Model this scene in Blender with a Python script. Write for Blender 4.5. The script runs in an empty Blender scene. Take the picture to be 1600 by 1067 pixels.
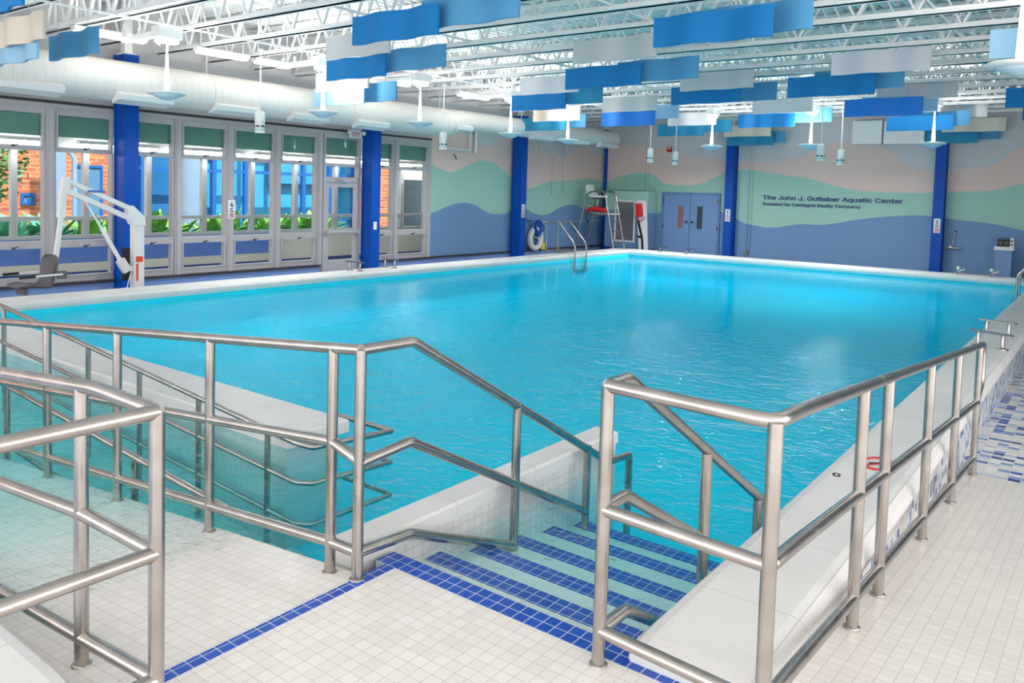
import bpy, bmesh, math, random
from mathutils import Vector, Matrix
random.seed(7)
S = bpy.context.scene
COL = S.collection
PI = math.pi

# ------------------------------------------------------------------ colours and materials
def lin(c):
    c = c / 255.0
    return c / 12.92 if c <= 0.04045 else ((c + 0.055) / 1.055) ** 2.4
def rgb(r, g, b): return (lin(r), lin(g), lin(b), 1.0)

class NT:
    def __init__(self, name):
        self.m = bpy.data.materials.new(name); self.m.use_nodes = True
        self.t = self.m.node_tree; self.t.nodes.clear()
        self.out = self.t.nodes.new('ShaderNodeOutputMaterial')
    def n(self, kind, **kw):
        nd = self.t.nodes.new('ShaderNode' + kind)
        for k, v in kw.items(): setattr(nd, k, v)
        return nd
    def l(self, a, b): self.t.links.new(a, b)
    def math(self, op, a, b=None, clamp=False):
        nd = self.n('Math', operation=op); nd.use_clamp = clamp
        for i, v in enumerate((a, b)):
            if v is None: continue
            if isinstance(v, (int, float)): nd.inputs[i].default_value = v
            else: self.l(v, nd.inputs[i])
        return nd.outputs[0]
    def mix(self, fac, a, b):
        nd = self.n('Mix', data_type='RGBA')
        for i, v in ((0, fac), (6, a), (7, b)):
            if isinstance(v, (int, float, tuple)): nd.inputs[i].default_value = v
            else: self.l(v, nd.inputs[i])
        return nd.outputs[2]
    def bsdf(self, color, rough=0.5, metal=0.0, spec=0.5):
        p = self.n('BsdfPrincipled')
        if isinstance(color, tuple): p.inputs['Base Color'].default_value = color
        else: self.l(color, p.inputs['Base Color'])
        p.inputs['Roughness'].default_value = rough
        p.inputs['Metallic'].default_value = metal
        p.inputs['Specular IOR Level'].default_value = spec
        self.l(p.outputs[0], self.out.inputs[0]); self.p = p
        return p
    def bump(self, h, strength=0.2, dist=0.01):
        b = self.n('Bump'); b.inputs['Strength'].default_value = strength; b.inputs['Distance'].default_value = dist
        self.l(h, b.inputs['Height']); self.l(b.outputs[0], self.p.inputs['Normal'])
    def pos(self):
        return self.n('NewGeometry').outputs['Position']
    def xyz(self):
        s = self.n('SeparateXYZ'); self.l(self.pos(), s.inputs[0]); return s.outputs
    def vec(self, x, y, z=0.0):
        c = self.n('CombineXYZ')
        for i, v in enumerate((x, y, z)):
            if isinstance(v, (int, float)): c.inputs[i].default_value = v
            else: self.l(v, c.inputs[i])
        return c.outputs[0]

def plain(name, col, rough=0.5, metal=0.0, var=0.0, vscale=6.0, spec=0.5):
    t = NT(name)
    if var:
        nz = t.n('TexNoise'); nz.inputs['Scale'].default_value = vscale; nz.inputs['Detail'].default_value = 4
        t.l(t.pos(), nz.inputs['Vector'])
        d = tuple(c * (1 - var) for c in col[:3]) + (1,)
        t.bsdf(t.mix(nz.outputs[0], d, col), rough, metal, spec)
    else:
        t.bsdf(col, rough, metal, spec)
    return t.m

def brick_tex(t, vec, w, h, mortar, c1, c2, cm, offset=0.0):
    b = t.n('TexBrick'); b.offset = offset; b.squash = 1.0
    b.inputs['Scale'].default_value = 1.0
    b.inputs['Brick Width'].default_value = w; b.inputs['Row Height'].default_value = h
    b.inputs['Mortar Size'].default_value = mortar; b.inputs['Mortar Smooth'].default_value = 0.1
    b.inputs['Color1'].default_value = c1; b.inputs['Color2'].default_value = c2; b.inputs['Mortar'].default_value = cm
    t.l(vec, b.inputs['Vector']); return b

def tile_mat(name, c1, c2, cm, axes='XY', w=0.0508, h=0.0508, mortar=0.0016, rough=0.3, offx=0.0, offy=0.0):
    t = NT(name); x = t.xyz(); ax = {'X': x[0], 'Y': x[1], 'Z': x[2]}
    v = t.vec(t.math('ADD', ax[axes[0]], 20.0 + offx), t.math('ADD', ax[axes[1]], 20.0 + offy))
    b = brick_tex(t, v, w, h, mortar, c1, c2, cm)
    nz = t.n('TexNoise'); nz.inputs['Scale'].default_value = 1.7; nz.inputs['Detail'].default_value = 5
    t.l(t.pos(), nz.inputs['Vector'])
    k = t.math('ADD', t.math('MULTIPLY', nz.outputs[0], 0.14), 0.90)
    mm = t.n('Mix', data_type='RGBA', blend_type='MULTIPLY'); mm.inputs[0].default_value = 1.0
    t.l(b.outputs['Color'], mm.inputs[6]); cc = t.n('CombineXYZ')
    for i in range(3): t.l(k, cc.inputs[i])
    t.l(cc.outputs[0], mm.inputs[7])
    t.bsdf(mm.outputs[2], rough); t.bump(b.outputs['Fac'], -0.15, 0.002)
    return t.m

def mosaic_mat(name, axes, w, h):
    t = NT(name); x = t.xyz(); ax = {'X': x[0], 'Y': x[1], 'Z': x[2]}
    v = t.vec(t.math('ADD', ax[axes[0]], 20.0), t.math('ADD', ax[axes[1]], 20.0))
    # one random number per tile
    fx = t.math('FLOOR', t.math('DIVIDE', t.math('ADD', ax[axes[0]], 20.0), w))
    fy = t.math('FLOOR', t.math('DIVIDE', t.math('ADD', ax[axes[1]], 20.0), h))
    wn = t.n('TexWhiteNoise', noise_dimensions='2D'); t.l(t.vec(fx, fy), wn.inputs['Vector'])
    r = t.n('ValToRGB'); r.color_ramp.interpolation = 'CONSTANT'
    e = r.color_ramp.elements
    stops = [(0, rgb(222, 220, 216)), (0.34, rgb(186, 200, 216)), (0.52, rgb(232, 230, 226)), (0.74, rgb(120, 150, 200)), (0.85, rgb(60, 95, 175)), (0.94, rgb(26, 50, 138))]
    e[0].position, e[0].color = stops[0]; e[1].position, e[1].color = stops[1]
    for p, c in stops[2:]:
        q = e.new(p); q.color = c
    t.l(wn.outputs['Value'], r.inputs[0])
    b = brick_tex(t, v, w, h, 0.0025, (1, 1, 1, 1), (1, 1, 1, 1), (0, 0, 0, 1))
    t.bsdf(t.mix(b.outputs['Fac'], r.outputs[0], rgb(205, 205, 205)), 0.3)
    return t.m

def mural_mat(name, axis, lo, hi, blue, mint, grey):
    """painted block wall: four bands divided by wavy lines; heights are in metres"""
    t = NT(name); x = t.xyz(); a = x['XYZ'.index(axis)]; z = x[2]
    mr = t.n('MapRange'); mr.inputs[1].default_value = lo; mr.inputs[2].default_value = hi
    t.l(a, mr.inputs[0]); u = mr.outputs[0]
    def line(pts):
        fc = t.n('FloatCurve'); c = fc.mapping.curves[0]
        pts = sorted(((p - lo) / (hi - lo), (h + 1) / 5.0) for p, h in pts if lo <= p <= hi)
        if pts[0][0] > 0: pts.insert(0, (0.0, pts[0][1]))
        if pts[-1][0] < 1: pts.append((1.0, pts[-1][1]))
        c.points[0].location = pts[0]; c.points[1].location = pts[-1]
        for p in pts[1:-1]: c.points.new(*p)
        fc.mapping.update(); t.l(u, fc.inputs['Value'])
        h = t.math('SUBTRACT', t.math('MULTIPLY', fc.outputs[0], 5.0), 1.0)
        return t.math('GREATER_THAN', z, h)
    c = t.mix(line(blue), rgb(112, 148, 190), rgb(164, 206, 190))
    c = t.mix(line(mint), c, rgb(236, 208, 196))
    c = t.mix(line(grey), c, rgb(216, 212, 212))
    v = t.vec(t.math('ADD', a, 40.0), t.math('ADD', z, 10.0))
    b = brick_tex(t, v, 0.406, 0.203, 0.006, (1, 1, 1, 1), (1, 1, 1, 1), (0, 0, 0, 1), 0.5)
    nz = t.n('TexNoise'); nz.inputs['Scale'].default_value = 40; t.l(t.pos(), nz.inputs['Vector'])
    c2 = t.mix(t.math('MULTIPLY', b.outputs['Fac'], 0.10), c, (0.12, 0.14, 0.18, 1))
    t.bsdf(c2, 0.55)
    t.bump(t.math('SUBTRACT', t.math('MULTIPLY', nz.outputs[0], 0.15), b.outputs['Fac']), 0.15, 0.004)
    return t.m

FB = [(-12.4,.93),(-11.53,1.03),(-11.31,1.05),(-10.79,.92),(-10.49,1.02),(-9.61,1.27),(-8.71,1.07),(-8.25,.89),(-8.01,.79),(-7.74,.75),(-7.39,.71),(-6.55,.84),(-6.03,.85),(-5.06,1.04),(-4.15,1.16),(-3.48,1.18),(-3.21,1.14),(-2.23,1.05),(-1.65,.94),(0.5,.8),(3,1.1)]
FM = [(-12.4,1.82),(-11.85,2.0),(-11.03,2.12),(-10.38,1.81),(-9.88,1.78),(-9.4,1.82),(-8.98,2.01),(-8.58,2.16),(-8.26,2.23),(-7.81,2.21),(-7.46,2.16),(-6.79,2.07),(-6.2,1.98),(-5.72,1.84),(-5.17,1.74),(-4.46,1.72),(-3.76,1.72),(-3.24,1.76),(-2.27,1.82),(-2.05,1.89),(-1.71,1.97),(0.5,2.2),(3,1.9)]
FG = [(-12.4,2.97),(-10.87,2.86),(-10.12,2.72),(-9.28,2.56),(-8.54,2.49),(-7.48,2.44),(-6.92,2.51),(-6.32,2.72),(-5.56,2.94),(-4.73,2.81),(-4.07,2.42),(-3.61,2.24),(-3.1,2.28),(-2.45,2.35),(-1.76,2.78),(0.5,3.0),(3,2.6)]
LB = [(13.29,.94),(13.57,.96),(13.89,1.07),(14.57,1.17),(14.94,1.12),(15.5,.92),(15.77,.9),(16.2,.92),(16.71,1.09),(16.93,1.06),(17.44,.9),(18.04,.87),(18.58,1.04),(19.14,1.14),(19.65,1.09),(20.19,.93),(20.93,.76)]
LM = [(13.29,2.08),(13.64,1.95),(14.03,1.88),(14.42,1.98),(14.84,2.13),(15.2,2.2),(15.52,2.18),(16.18,1.93),(16.76,1.64),(17.11,1.56),(17.4,1.6),(17.84,1.73),(18.53,1.8),(19.6,1.85),(20.12,1.91),(20.67,1.88),(21.08,1.8)]
LG = [(13.24,2.97),(14.0,2.9),(14.89,2.62),(15.26,2.56),(16.09,2.86),(16.67,3.02),(17.64,2.71),(18.25,2.53),(18.8,2.49),(19.28,2.73),(19.54,2.78),(19.96,2.77),(20.51,2.61),(20.99,2.62)]

def steel_mat():
    t = NT('brushed stainless steel'); nz = t.n('TexNoise'); nz.inputs['Scale'].default_value = 9; nz.inputs['Detail'].default_value = 6
    t.l(t.pos(), nz.inputs['Vector'])
    t.bsdf(t.mix(nz.outputs[0], rgb(152, 144, 139), rgb(202, 197, 192)), 0.24, 1.0)
    rr = t.math('ADD', t.math('MULTIPLY', nz.outputs[0], 0.2), 0.14); t.l(rr, t.p.inputs['Roughness'])
    return t.m

def water_mat():
    t = NT('pool water'); x = t.xyz()
    n1 = t.n('TexNoise'); n1.inputs['Scale'].default_value = 2.3; n1.inputs['Detail'].default_value = 3; n1.inputs['Distortion'].default_value = 0.6
    n2 = t.n('TexNoise'); n2.inputs['Scale'].default_value = 9.0; n2.inputs['Detail'].default_value = 2; n2.inputs['Distortion'].default_value = 0.8
    t.l(t.pos(), n1.inputs['Vector']); t.l(t.pos(), n2.inputs['Vector'])
    # the far two thirds of the pool lie calmer than the water by the ramp
    calm = t.n('MapRange'); calm.inputs[1].default_value = 2.0; calm.inputs[2].default_value = 10.0; calm.inputs[3].default_value = 1.0; calm.inputs[4].default_value = 0.08
    t.l(x[1], calm.inputs[0])
    n3 = t.n('TexNoise'); n3.inputs['Scale'].default_value = 20.0; n3.inputs['Detail'].default_value = 1; n3.inputs['Distortion'].default_value = 1.0; t.l(t.pos(), n3.inputs['Vector'])
    h = t.math('ADD', t.math('ADD', n1.outputs[0], t.math('MULTIPLY', n2.outputs[0], 0.5)), t.math('MULTIPLY', n3.outputs[0], 0.16))
    b = t.n('Bump'); b.inputs['Strength'].default_value = 1.0; b.inputs['Distance'].default_value = 0.06
    t.l(t.math('MULTIPLY', h, calm.outputs[0]), b.inputs['Height'])
    fr = t.n('Fresnel'); fr.inputs['IOR'].default_value = 1.33; t.l(b.outputs[0], fr.inputs['Normal'])
    gl = t.n('BsdfGlossy'); gl.inputs['Roughness'].default_value = 0.02; t.l(b.outputs[0], gl.inputs['Normal'])
    tr = t.n('BsdfTransparent')
    mx = t.n('MixShader'); front = t.math('SUBTRACT', 1.0, t.n('NewGeometry').outputs['Backfacing'])
    t.l(t.math('MULTIPLY', t.math('MULTIPLY', fr.outputs[0], 0.6), front), mx.inputs[0])
    t.l(tr.outputs[0], mx.inputs[1]); t.l(gl.outputs[0], mx.inputs[2]); t.l(mx.outputs[0], t.out.inputs[0])
    va = t.n('VolumeAbsorption'); va.inputs['Color'].default_value = (0.0, 0.93, 0.975, 1); va.inputs['Density'].default_value = 0.85
    t.l(va.outputs[0], t.out.inputs[1])
    return t.m

def glass_mat(name, tint=(1, 1, 1, 1), refl=1.0):
    t = NT(name); fr = t.n('Fresnel'); fr.inputs['IOR'].default_value = 1.45
    gl = t.n('BsdfGlossy'); gl.inputs['Roughness'].default_value = 0.0
    tr = t.n('BsdfTransparent'); tr.inputs[0].default_value = tint
    front = t.math('SUBTRACT', 1.0, t.n('NewGeometry').outputs['Backfacing'])
    mx = t.n('MixShader'); t.l(t.math('MULTIPLY', t.math('MULTIPLY', fr.outputs[0], refl), front), mx.inputs[0])
    t.l(tr.outputs[0], mx.inputs[1]); t.l(gl.outputs[0], mx.inputs[2]); t.l(mx.outputs[0], t.out.inputs[0])
    return t.m

def glow(name, col, strength):
    t = NT(name); e = t.n('Emission'); e.inputs[0].default_value = col; e.inputs[1].default_value = strength
    t.l(e.outputs[0], t.out.inputs[0]); return t.m

def coping_mat():
    t = NT('white cast coping stone'); x = t.xyz()
    nz = t.n('TexNoise'); nz.inputs['Scale'].default_value = 220; nz.inputs['Detail'].default_value = 2
    n2 = t.n('TexNoise'); n2.inputs['Scale'].default_value = 3.0; n2.inputs['Detail'].default_value = 5
    t.l(t.pos(), nz.inputs['Vector']); t.l(t.pos(), n2.inputs['Vector'])
    sp = t.math('GREATER_THAN', nz.outputs[0], 0.66)
    c = t.mix(n2.outputs[0], rgb(214, 212, 210), rgb(236, 235, 234))
    c = t.mix(t.math('MULTIPLY', sp, 0.35), c, rgb(140, 140, 150))
    jy = t.math('LESS_THAN', t.math('ABSOLUTE', t.math('SUBTRACT', t.math('FRACT', t.math('DIVIDE', t.math('ADD', x[1], 20.15), 0.61)), 0.5)), 0.004)
    jx = t.math('LESS_THAN', t.math('ABSOLUTE', t.math('SUBTRACT', t.math('FRACT', t.math('DIVIDE', t.math('ADD', x[0], 20.0), 0.61)), 0.5)), 0.004)
    j = t.math('MAXIMUM', jy, jx)
    c = t.mix(t.math('MULTIPLY', j, 0.3), c, rgb(120, 115, 110))
    t.bsdf(c, 0.45); return t.m

def brick_wall_mat(name, axes):
    t = NT(name); x = t.xyz(); ax = {'X': x[0], 'Y': x[1], 'Z': x[2]}
    v = t.vec(t.math('ADD', ax[axes[0]], 60.0), t.math('ADD', ax[axes[1]], 10.0))
    b = brick_tex(t, v, 0.3, 0.1, 0.012, rgb(216, 118, 72), rgb(188, 92, 62), rgb(205, 150, 118), 0.5)
    nz = t.n('TexNoise'); nz.inputs['Scale'].default_value = 2.2; t.l(t.vec(ax[axes[0]], t.math('MULTIPLY', ax[axes[1]], 4.0)), nz.inputs['Vector'])
    c = t.mix(t.math('MULTIPLY', t.math('GREATER_THAN', nz.outputs[0], 0.58), 0.55), b.outputs[0], rgb(120, 70, 80))
    t.bsdf(c, 0.85); t.bump(b.outputs['Fac'], -0.4, 0.01); return t.m

def leaf_mat(name, c1, c2):
    t = NT(name); oi = t.n('TexNoise'); oi.inputs['Scale'].default_value = 5; t.l(t.pos(), oi.inputs['Vector'])
    t.bsdf(t.mix(oi.outputs[0], c1, c2), 0.5)
    return t.m

M = {}
M['steel'] = steel_mat()
M['floor'] = tile_mat('white mosaic floor tile', rgb(240, 235, 230), rgb(232, 227, 221), rgb(206, 192, 184), mortar=0.0013)
M['wtile_yz'] = tile_mat('white wall tile', rgb(228, 226, 224), rgb(220, 218, 216), rgb(190, 186, 184), 'YZ')
M['wtile_xz'] = tile_mat('wall tile with painted water tint', rgb(176, 212, 214), rgb(168, 206, 208), rgb(150, 190, 194), 'XZ')  # aqua puts the water's tint and reflection into the colour of white tile
M['btile'] = tile_mat('blue border tile', rgb(8, 72, 176), rgb(14, 82, 188), rgb(180, 192, 216), offx=0.01, offy=-0.0124, mortar=0.0022)
M['mosaic'] = mosaic_mat('blue and white mosaic floor', 'XY', 0.075, 0.06)
M['mosaic_wall'] = mosaic_mat('blue and white mosaic wall', 'YZ', 0.05, 0.05)
M['coping'] = coping_mat()
M['basin'] = plain('aqua pool plaster', rgb(8, 230, 254), 0.7, var=0.04, vscale=1.5)
M['step'] = plain('pale step plaster', rgb(214, 224, 220), 0.6, var=0.05)
M['water'] = water_mat()
M['mural_far'] = mural_mat('wave mural on the far wall', 'X', -12.5, 3.0, FB, FM, FG)
M['mural_left'] = mural_mat('wave mural beside the windows', 'Y', 13.2, 21.2, LB, LM, LG)
M['wall'] = plain('light grey painted block', rgb(204, 203, 204), 0.6, var=0.03, vscale=30)
M['curb'] = plain('blue painted curb', rgb(128, 160, 214), 0.5, var=0.04)
M['deck'] = plain('blue grey deck', rgb(150, 165, 195), 0.5, var=0.06)
M['column'] = plain('royal blue paint', rgb(0, 78, 176), 0.45, spec=0.25)
M['roof'] = plain('white roof decking', rgb(244, 243, 240), 0.6)
M['joist'] = plain('white steel paint', rgb(246, 246, 245), 0.45)
M['white'] = plain('white enamel', rgb(236, 236, 234), 0.35)
t = NT('white painted spiral duct'); x = t.xyz()
ln = t.math('LESS_THAN', t.math('FRACT', t.math('DIVIDE', t.math('ADD', x[1], t.math('MULTIPLY', x[2], 0.12)), 0.13)), 0.09)
t.bsdf(t.mix(t.math('MULTIPLY', ln, 0.16), rgb(228, 225, 219), rgb(150, 148, 146)), 0.42); t.bump(ln, 0.3, 0.004); M['duct'] = t.m
M['seam'] = plain('duct seam', rgb(190, 188, 184), 0.45)
M['frame'] = plain('grey aluminium window frame', rgb(186, 184, 186), 0.4, var=0.05, vscale=10)
M['frame_dark'] = plain('dark bronze seal', rgb(60, 56, 58), 0.5)
M['glass'] = glass_mat('clear window glass', (0.93, 0.97, 0.98, 1), 0.9)
M['bglass'] = glass_mat('blue tinted glass', (0.72, 0.92, 1.0, 1), 1.0)
M['shade'] = plain('green window film', rgb(116, 160, 142), 0.3, var=0.2, vscale=2)
M['black'] = plain('black plastic', rgb(22, 22, 24), 0.5)
M['red'] = plain('red vinyl foam', rgb(214, 26, 30), 0.45)
M['redpaint'] = plain('red print', rgb(205, 40, 45), 0.5)
M['ink'] = plain('black print', rgb(20, 20, 24), 0.6)
M['navy'] = plain('navy lettering', rgb(14, 34, 120), 0.4)
M['signwhite'] = plain('white sign face', rgb(235, 236, 240), 0.4)
M['door'] = plain('periwinkle door paint', rgb(118, 152, 198), 0.45)
M['doorframe'] = plain('periwinkle frame paint', rgb(100, 134, 186), 0.45)
M['brass'] = plain('aged bronze', rgb(120, 92, 72), 0.35, 0.8)
M['pinkpane'] = plain('safety glass with painted reflection', rgb(150, 110, 105), 0.15)  # the pink reflection is put into the pane colour
M['darkpane'] = plain('wired safety glass', rgb(70, 74, 78), 0.15)
M['seatgrey'] = plain('charcoal moulded seat', rgb(98, 96, 100), 0.55, var=0.1, vscale=20)
M['grille'] = plain('grey louvre', rgb(120, 118, 118), 0.5)
M['rope'] = plain('blue rope', rgb(20, 88, 190), 0.7)
M['hose'] = plain('dark teal hose', rgb(16, 70, 120), 0.5)
M['ringwhite'] = plain('white ring buoy foam', rgb(226, 224, 218), 0.55)
M['yellow'] = plain('yellow tag', rgb(240, 206, 40), 0.5)
M['orange'] = plain('orange warning label', rgb(235, 84, 40), 0.5)
M['tubelamp'] = glow('lit fluorescent tube', (1.0, 0.98, 0.94, 1), 2.5)
M['downlens'] = glow('lit downlight lens', (1.0, 0.97, 0.92, 1), 14.0)
M['corrtube'] = glow('lit corridor tube', (1, 1, 1, 1), 15.0)
M['reflector'] = plain('satin reflector', rgb(196, 216, 228), 0.3)
M['baf_deep'] = plain('deep blue felt', rgb(0, 122, 190), 0.75)
M['baf_steel'] = plain('mid blue felt', rgb(84, 156, 202), 0.75)
M['baf_bright'] = plain('bright blue felt', rgb(20, 128, 226), 0.6)
M['baf_pale'] = plain('pale blue felt', rgb(150, 196, 226), 0.55)
M['baf_teal'] = plain('teal blue felt', rgb(44, 142, 184), 0.75)
M['baf_grey'] = plain('grey felt', rgb(200, 203, 206), 0.6)
M['baf_lavender'] = plain('pale grey felt', rgb(216, 216, 224), 0.6)
M['baf_cream'] = plain('cream felt', rgb(228, 216, 198), 0.6)
M['brick_x'] = brick_wall_mat('orange brick', 'YZ')
M['brick_y'] = brick_wall_mat('orange brick end', 'XZ')
M['soil'] = plain('garden soil', rgb(96, 104, 70), 0.9, var=0.4, vscale=3)
M['paving'] = plain('cream corridor floor', rgb(214, 206, 190), 0.5)
M['panelblue'] = plain('blue sill panel', rgb(84, 118, 196), 0.5, var=0.08, vscale=12)
M['panelnavy'] = plain('navy base band', rgb(24, 60, 130), 0.5)
M['leaf_a'] = leaf_mat('light green leaf', rgb(150, 205, 70), rgb(90, 165, 60))
M['leaf_b'] = leaf_mat('blue green leaf', rgb(60, 160, 130), rgb(120, 200, 150))
M['leaf_c'] = leaf_mat('dark green leaf', rgb(66, 110, 66), rgb(110, 150, 90))
M['bluesteel'] = plain('blue curtain wall frame', rgb(30, 92, 164), 0.4)
M['curtain'] = plain('pale blue curtain', rgb(130, 190, 222), 0.7, var=0.15, vscale=5)
M['interior'] = plain('pale blue interior', rgb(140, 204, 236), 0.8, var=0.3, vscale=1.0)
M['dark'] = plain('dark opening', rgb(46, 58, 70), 0.15)
M['skyglass'] = plain('blue pane with painted reflections', rgb(104, 146, 186), 0.05, var=0.5, vscale=0.9)  # mottled blue colour paints the reflections in the panes
M['stucco'] = plain('grey blue rough column', rgb(140, 158, 188), 0.9, var=0.25, vscale=14)
M['bark'] = plain('bark', rgb(100, 80, 64), 0.9)
M['greycream'] = plain('cream wall', rgb(206, 200, 190), 0.7)

# ------------------------------------------------------------------ mesh helpers
ORG = {}
class MB:
    def __init__(s): s.v = []; s.f = []; s.sm = []; s.mi = []
    def add(s, vs, fs, smooth=False, mi=0):
        o = len(s.v); s.v += [tuple(p) for p in vs]
        for f in fs: s.f.append(tuple(o + i for i in f)); s.sm.append(smooth); s.mi.append(mi)
        return s
    def box(s, a, b, mi=0):
        x0, x1 = sorted((a[0], b[0])); y0, y1 = sorted((a[1], b[1])); z0, z1 = sorted((a[2], b[2]))
        return s.add([(x0,y0,z0),(x1,y0,z0),(x1,y1,z0),(x0,y1,z0),(x0,y0,z1),(x1,y0,z1),(x1,y1,z1),(x0,y1,z1)],
              [(0,3,2,1),(4,5,6,7),(0,1,5,4),(1,2,6,5),(2,3,7,6),(3,0,4,7)], False, mi)
    def hexa(s, p, mi=0):
        return s.add(p, [(0,3,2,1),(4,5,6,7),(0,1,5,4),(1,2,6,5),(2,3,7,6),(3,0,4,7)], False, mi)
    def bar(s, a, b, w, h, up=(0,0,1), mi=0):
        a = Vector(a); b = Vector(b); d = (b - a).normalized(); up = Vector(up)
        if abs(d.dot(up)) > 0.98: up = Vector((0, 1, 0))
        sd = d.cross(up).normalized() * (w / 2); u = sd.cross(d).normalized() * (h / 2)
        return s.add([a-sd-u, a+sd-u, a+sd+u, a-sd+u, b-sd-u, b+sd-u, b+sd+u, b-sd+u],
              [(0,1,2,3),(7,6,5,4),(0,4,5,1),(1,5,6,2),(2,6,7,3),(3,7,4,0)], False, mi)
    def tube(s, pts, r, seg=12, closed=False, mi=0):
        pts = [Vector(p) for p in pts]; n = len(pts); rs = r if isinstance(r, (list, tuple)) else [r] * n
        rings = []; prev = None
        for i in range(n):
            if closed: d0 = (pts[i] - pts[i-1]).normalized(); d1 = (pts[(i+1) % n] - pts[i]).normalized()
            else:
                d0 = (pts[i] - pts[i-1]).normalized() if i > 0 else None
                d1 = (pts[i+1] - pts[i]).normalized() if i < n-1 else None
                d0 = d0 or d1; d1 = d1 or d0
            t = (d0 + d1); t = t.normalized() if t.length > 1e-6 else d0
            if prev is None:
                up = Vector((0, 0, 1)) if abs(t.z) < 0.9 else Vector((0, 1, 0))
                u = (up - t * up.dot(t)).normalized()
            else:
                u = prev - d0 * prev.dot(d0)
                u = u.normalized()
            w = d0.cross(u) if prev is not None else t.cross(u)
            base_u, base_w = u, w.normalized()
            ring = []
            for k in range(seg):
                a = 2 * PI * k / seg
                off = (base_u * math.cos(a) + base_w * math.sin(a)) * rs[i]
                # project along d0 onto the mitre plane
                den = d0.dot(t)
                q = off - d0 * (off.dot(t) / den) if abs(den) > 0.2 else off
                ring.append(pts[i] + q)
            rings.append(ring)
            prev = base_u - d1 * base_u.dot(d1)
            if prev.length < 1e-4: prev = base_w
            prev.normalize()
        vs = [p for ring in rings for p in ring]; fs = []
        m = n if closed else n - 1
        for i in range(m):
            j = (i + 1) % n
            for k in range(seg):
                k2 = (k + 1) % seg
                fs.append((i*seg+k, i*seg+k2, j*seg+k2, j*seg+k))
        s.add(vs, fs, True, mi)
        if not closed:
            for ring, rev in ((rings[0], True), (rings[-1], False)):
                s.add(ring, [tuple(range(seg))[::-1] if rev else tuple(range(seg))], False, mi)
        return s
    def lathe(s, prof, c=(0,0,0), axis='Z', seg=24, smooth=True, mi=0):
        vs = []; fs = []
        for r, h in prof:
            for k in range(seg):
                a = 2 * PI * k / seg; x, y = r * math.cos(a), r * math.sin(a)
                p = {'Z': (x, y, h), 'X': (h, x, y), 'Y': (y, h, x)}[axis]
                vs.append((c[0]+p[0], c[1]+p[1], c[2]+p[2]))
        for i in range(len(prof) - 1):
            for k in range(seg):
                k2 = (k + 1) % seg
                fs.append((i*seg+k, i*seg+k2, (i+1)*seg+k2, (i+1)*seg+k))
        s.add(vs, fs, smooth, mi)
        for i in (0, len(prof) - 1):
            if prof[i][0] > 1e-4:
                s.add(vs[i*seg:(i+1)*seg], [tuple(range(seg))[::-1] if i == 0 else tuple(range(seg))], False, mi)
        return s
    def prism(s, poly, axis, a, b, mi=0, smooth=False):
        """poly: 2-D outline; axis X: (y,z), Y: (x,z), Z: (x,y)"""
        def P(p, h): return {'X': (h, p[0], p[1]), 'Y': (p[0], h, p[1]), 'Z': (p[0], p[1], h)}[axis]
        n = len(poly); vs = [P(p, a) for p in poly] + [P(p, b) for p in poly]
        s.add(vs, [(i, (i+1) % n, n + (i+1) % n, n + i) for i in range(n)], smooth, mi)
        s.add([P(p, a) for p in poly], [tuple(range(n))[::-1]], False, mi)
        s.add([P(p, b) for p in poly], [tuple(range(n))], False, mi)
        return s

def mesh_obj(name, mb, mats, parent=None, base=None):
    if not isinstance(mats, (list, tuple)): mats = [mats]
    xs = [p[0] for p in mb.v]; ys = [p[1] for p in mb.v]; zs = [p[2] for p in mb.v]
    if parent is None:
        o = Vector(base) if base else Vector(((min(xs)+max(xs))/2, (min(ys)+max(ys))/2, min(zs)))
    else:
        o = ORG[parent.name]
    me = bpy.data.meshes.new(name)
    me.from_pydata([(p[0]-o.x, p[1]-o.y, p[2]-o.z) for p in mb.v], [], mb.f); me.update()
    me.polygons.foreach_set('use_smooth', mb.sm); me.polygons.foreach_set('material_index', mb.mi)
    for m in mats: me.materials.append(m)
    bm = bmesh.new(); bm.from_mesh(me); bmesh.ops.recalc_face_normals(bm, faces=bm.faces); bm.to_mesh(me); bm.free()
    ob = bpy.data.objects.new(name, me); COL.objects.link(ob)
    if parent is None: ob.location = o
    else: ob.parent = parent
    ORG[ob.name] = o
    return ob
part = mesh_obj
def struct(name, mb, mats, parent=None):
    o = mesh_obj(name, mb, mats, parent)
    if parent is None: o['kind'] = 'structure'
    return o
def sgroup(name, loc):
    o = bpy.data.objects.new(name, None); COL.objects.link(o); o.location = loc; ORG[o.name] = Vector(loc)
    o['kind'] = 'structure'; o.empty_display_size = 0.1; return o
def thing(name, label, cat, loc, group=None):
    o = bpy.data.objects.new(name, None); COL.objects.link(o); o.location = loc; ORG[o.name] = Vector(loc)
    o.empty_display_size = 0.1; tag(o, label, cat, group); return o
def tag(o, label, cat, group=None, kind=None):
    o['label'] = label; o['category'] = cat
    if group: o['group'] = group
    if kind: o['kind'] = kind
    return o
def dup(root, loc, label, group=None):
    """a copy of a thing with copies of its parts and sub-parts"""
    r = root.copy(); COL.objects.link(r); r.location = loc; r['label'] = label
    if group: r['group'] = group
    for ch in list(root.children):
        c = ch.copy(); COL.objects.link(c); c.parent = r
        for g in ch.children:
            d = g.copy(); COL.objects.link(d); d.parent = c
    return r
def solo(name, label, cat, mb, mats, group=None):
    return tag(mesh_obj(name, mb, mats), label, cat, group)
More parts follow.
